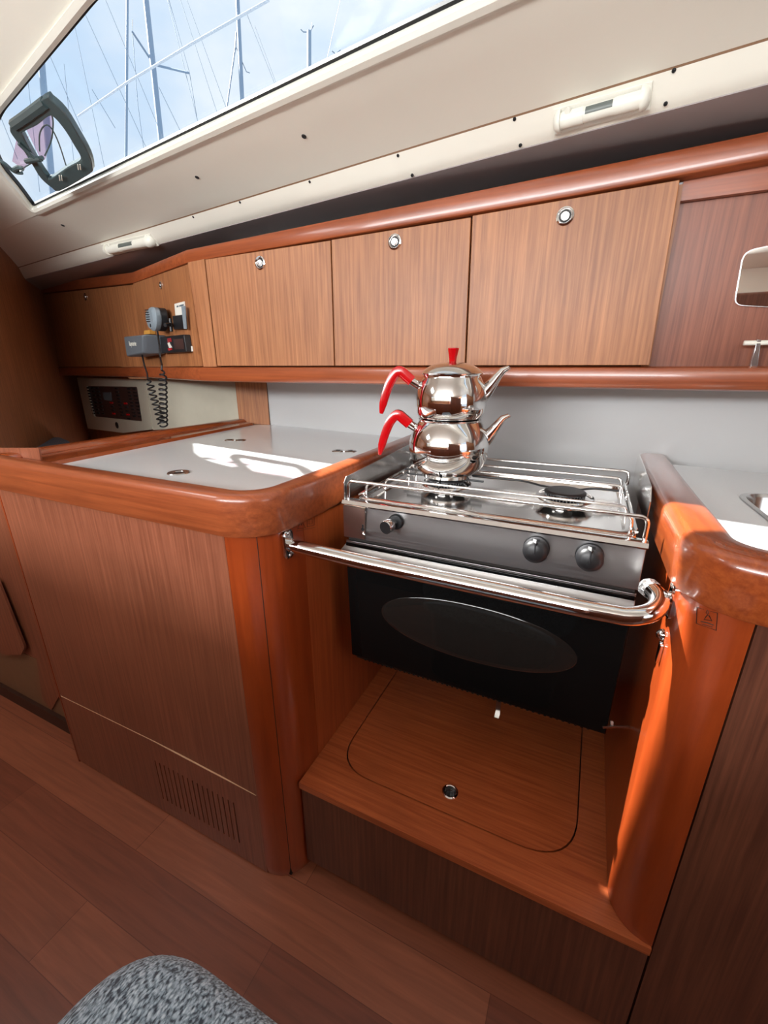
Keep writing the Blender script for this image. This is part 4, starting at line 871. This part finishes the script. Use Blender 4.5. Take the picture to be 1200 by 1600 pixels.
# ================================================================== MASTS AND RIGGING OUTSIDE
def far(q, D): d = ray(*q); return CAM+d*(D/FW.dot(d)) if False else CAM+d*D
def mast(name, label, qa, qb, wpx, D, extras=(), group='masts beyond the window', mat=MAST):
    a, b = far(qa, D), far(qb, D); r = wpx/2/F*D
    t = thing(name, label, 'mast', tuple(b), group)
    bm = B(); dd = (b-a).normalized(); tube(bm, [a-dd*(0.0 if qa[1] > 5 else D*.12), b+dd*D*0.2], r, 12); mesh('spar', bm, mat, t, smooth=True)
    for nm, qs, w_, m_ in extras:
        bm = B(); tube(bm, [far(q, D) for q in qs], w_/2/F*D, 6); mesh(nm, bm, m_, t)
    return t
mast('sailboat_mast', 'thick grey mast with crossed spreaders left of the window centre', (228, 0), (253, 232), 8.5, 16, [('spreader', [(207, 50), (240, 100)], 3, WIREM), ('spreader', [(240, 101), (295, 114)], 3, MAST), ('shroud', [(207, 30), (207, 50), (215, 160), (226, 245)], 1, WIREM), ('shroud', [(264, 0), (296, 113), (312, 210)], 0.8, WIREM)])
mast('sailboat_mast', 'grey mast standing at the centre of the window', (371, 0), (379, 170), 6.5, 20, [('shroud', [(369, 50), (368, 72), (352, 186)], 2.2, WIREM), ('shroud', [(385, 20), (432, 138)], 0.7, WIREM), ('shroud', [(398, 40), (437, 145)], 0.6, WIREM), ('spreader', [(368, 72), (385, 112), (390, 114)], 1.2, WIREM)])
mast('sailboat_mast', 'thin pole left of the thick spreader mast', (199, 0), (197, 262), 4.0, 12)
mast('sailboat_mast', 'short distant masthead with wind vane right in the window', (483, 50), (483, 122), 7, 30, [('wind_vane', [(470, 46), (474, 50), (484, 50), (490, 40)], 1.4, WIREM), ('antenna', [(486, 50), (487, 36)], 0.8, WIREM)])
mast('sailboat_mast', 'smallest faint masthead at the window edge', (526, 84), (526, 98), 4, 40, [('wind_vane', [(519, 80), (524, 84), (532, 78)], 1.6, WIREM)])
mast('sailboat_mast', 'grey mast seen behind the open portlight', (64, 88), (84, 320), 9.5, 14, [('shroud', [(40, 90), (62, 300)], 0.8, WIREM), ('shroud', [(100, 100), (120, 300)], 0.8, WIREM)])
bm = B(); tube(bm, [far(q, 6) for q in ((420, 0), (300, 68), (200, 128), (121, 182))], 0.0, 8, radii=[0.019, 0.018, 0.015, 0.011]); tag(mesh('white_stay', bm, ROPE, smooth=True), 'thick white diagonal rope crossing the window', 'rope')
wires = [((116, 38), (165, 270), 'second thin wire from the left'), ((132, 20), (235, 245), 'thin wire leaning right toward the thick mast'), ((165, 0), (248, 200), 'thin wire ending behind the thick mast'), ((282, 0), (342, 185), 'thin wire right of the spreaders'), ((292, 0), (352, 165), 'darker thin wire left of the central mast'), ((75, 80), (118, 180), 'short thin wire above the portlight'), ((532, 0), (508, 105), 'thin wire near the right end of the window'), ((262, 0), (310, 195), 'faint wire just right of the thick mast'), ((0, 180), (22, 235), 'faint wire at the far left of the window'), ((150, 150), (174, 190), 'faint short wire beside the portlight'), ((255, 150), (282, 205), 'faint short wire right of the thick mast foot')]
for i, (qa, qb, lb) in enumerate(wires):
    D = 9+i; a, b = far(qa, D), far(qb, D); d = (b-a)*0.25; bm = B(); tube(bm, [a-d, b+d], 0.55/F*D*0.8, 5); tag(mesh('rigging_wire', bm, WIREM), lb, 'wire', 'rigging wires beyond the window')

# ================================================================== FOREGROUND SEAT
stl = thing('seat', 'grey tweed upholstered seat corner in the foreground', 'seat', (-0.36, 0.0, 0))
def sup(cx, cy, rx, ry, n, e=2.4): return [(cx+rx*math.copysign(abs(math.cos(a))**(2/e), math.cos(a)), cy+ry*math.copysign(abs(math.sin(a))**(2/e), math.sin(a)), 0) for a in [2*PI*k/n for k in range(n)]]
def rotz(pts, c, ang, z): 
    ca, sa = math.cos(ang), math.sin(ang); return [(c[0]+(p[0]-c[0])*ca-(p[1]-c[1])*sa, c[1]+(p[0]-c[0])*sa+(p[1]-c[1])*ca, z) for p in pts]
S0 = fillet([(-0.452, -0.28, 0), (0.05, -0.28, 0), (0.05, 0.200, 0), (-0.452, 0.200, 0)], [0.1, 0.1, 0.10, 0.13], 12); c0_ = (-0.20, -0.125)
def inset(pts, d, z):
    n = len(pts); out = []
    for i, p in enumerate(pts):
        t = (V(pts[(i+1) % n])-V(pts[i-1])).normalized(); out.append((p[0]-t.y*d, p[1]+t.x*d, z))
    return out
secs = [inset(S0, d, z) for z, d in ((0.30, 0.02), (0.31, 0.006), (0.33, 0.0), (0.40, 0.0), (0.425, 0.006), (0.442, 0.018), (0.453, 0.034), (0.459, 0.056), (0.461, 0.09))]
bm = B(); loft(bm, secs); mesh('cushion', bm, TWEED, stl, smooth=True)
bm = B(); loft(bm, [inset(S0, 0.03, z) for z in (0.0, 0.30)]); mesh('base', bm, WL, stl, smooth=True)

# added bench behind the viewer, out of view, blocking light from the lower galley
bb = thing('added_bench_blocker', 'added unseen wooden bench with grey cushions behind the viewer, blocking light to the lower galley', 'bench', (-0.6, -0.6, 0))
bm = B(); box(bm, -2.3, 0.09, -0.35, -0.30, 0.0, 1.03); mesh('back_board', bm, WL, bb, bevel=0.01)
bm = B(); box(bm, -2.3, 0.09, -0.85, -0.351, 0.0, 0.40); mesh('base', bm, WL, bb)
bm = B(); box(bm, -2.28, 0.07, -0.83, -0.36, 0.401, 0.50); mesh('cushion', bm, TWEED, bb, bevel=0.02)

lk = thing('added_locker_blocker', 'added unseen wooden locker behind the viewer, shading the lower right', 'locker', (0.6, -0.55, 0))  # added out of view to keep light off the lower right
bm = B(); box(bm, 0.10, 1.15, -0.80, -0.36, 0.0, 1.42); mesh('body', bm, WL, lk, bevel=0.012)
bm = B(); box(bm, 0.14, 0.62, -0.358, -0.345, 0.08, 1.36); mesh('door', bm, WL, lk, bevel=0.004)
bm = B(); box(bm, -3.2, pa.x+0.01, pa.y+0.005, pa.y+0.025, 0.0, 1.75); mesh('wall_fore', bm, WV, kind='structure')
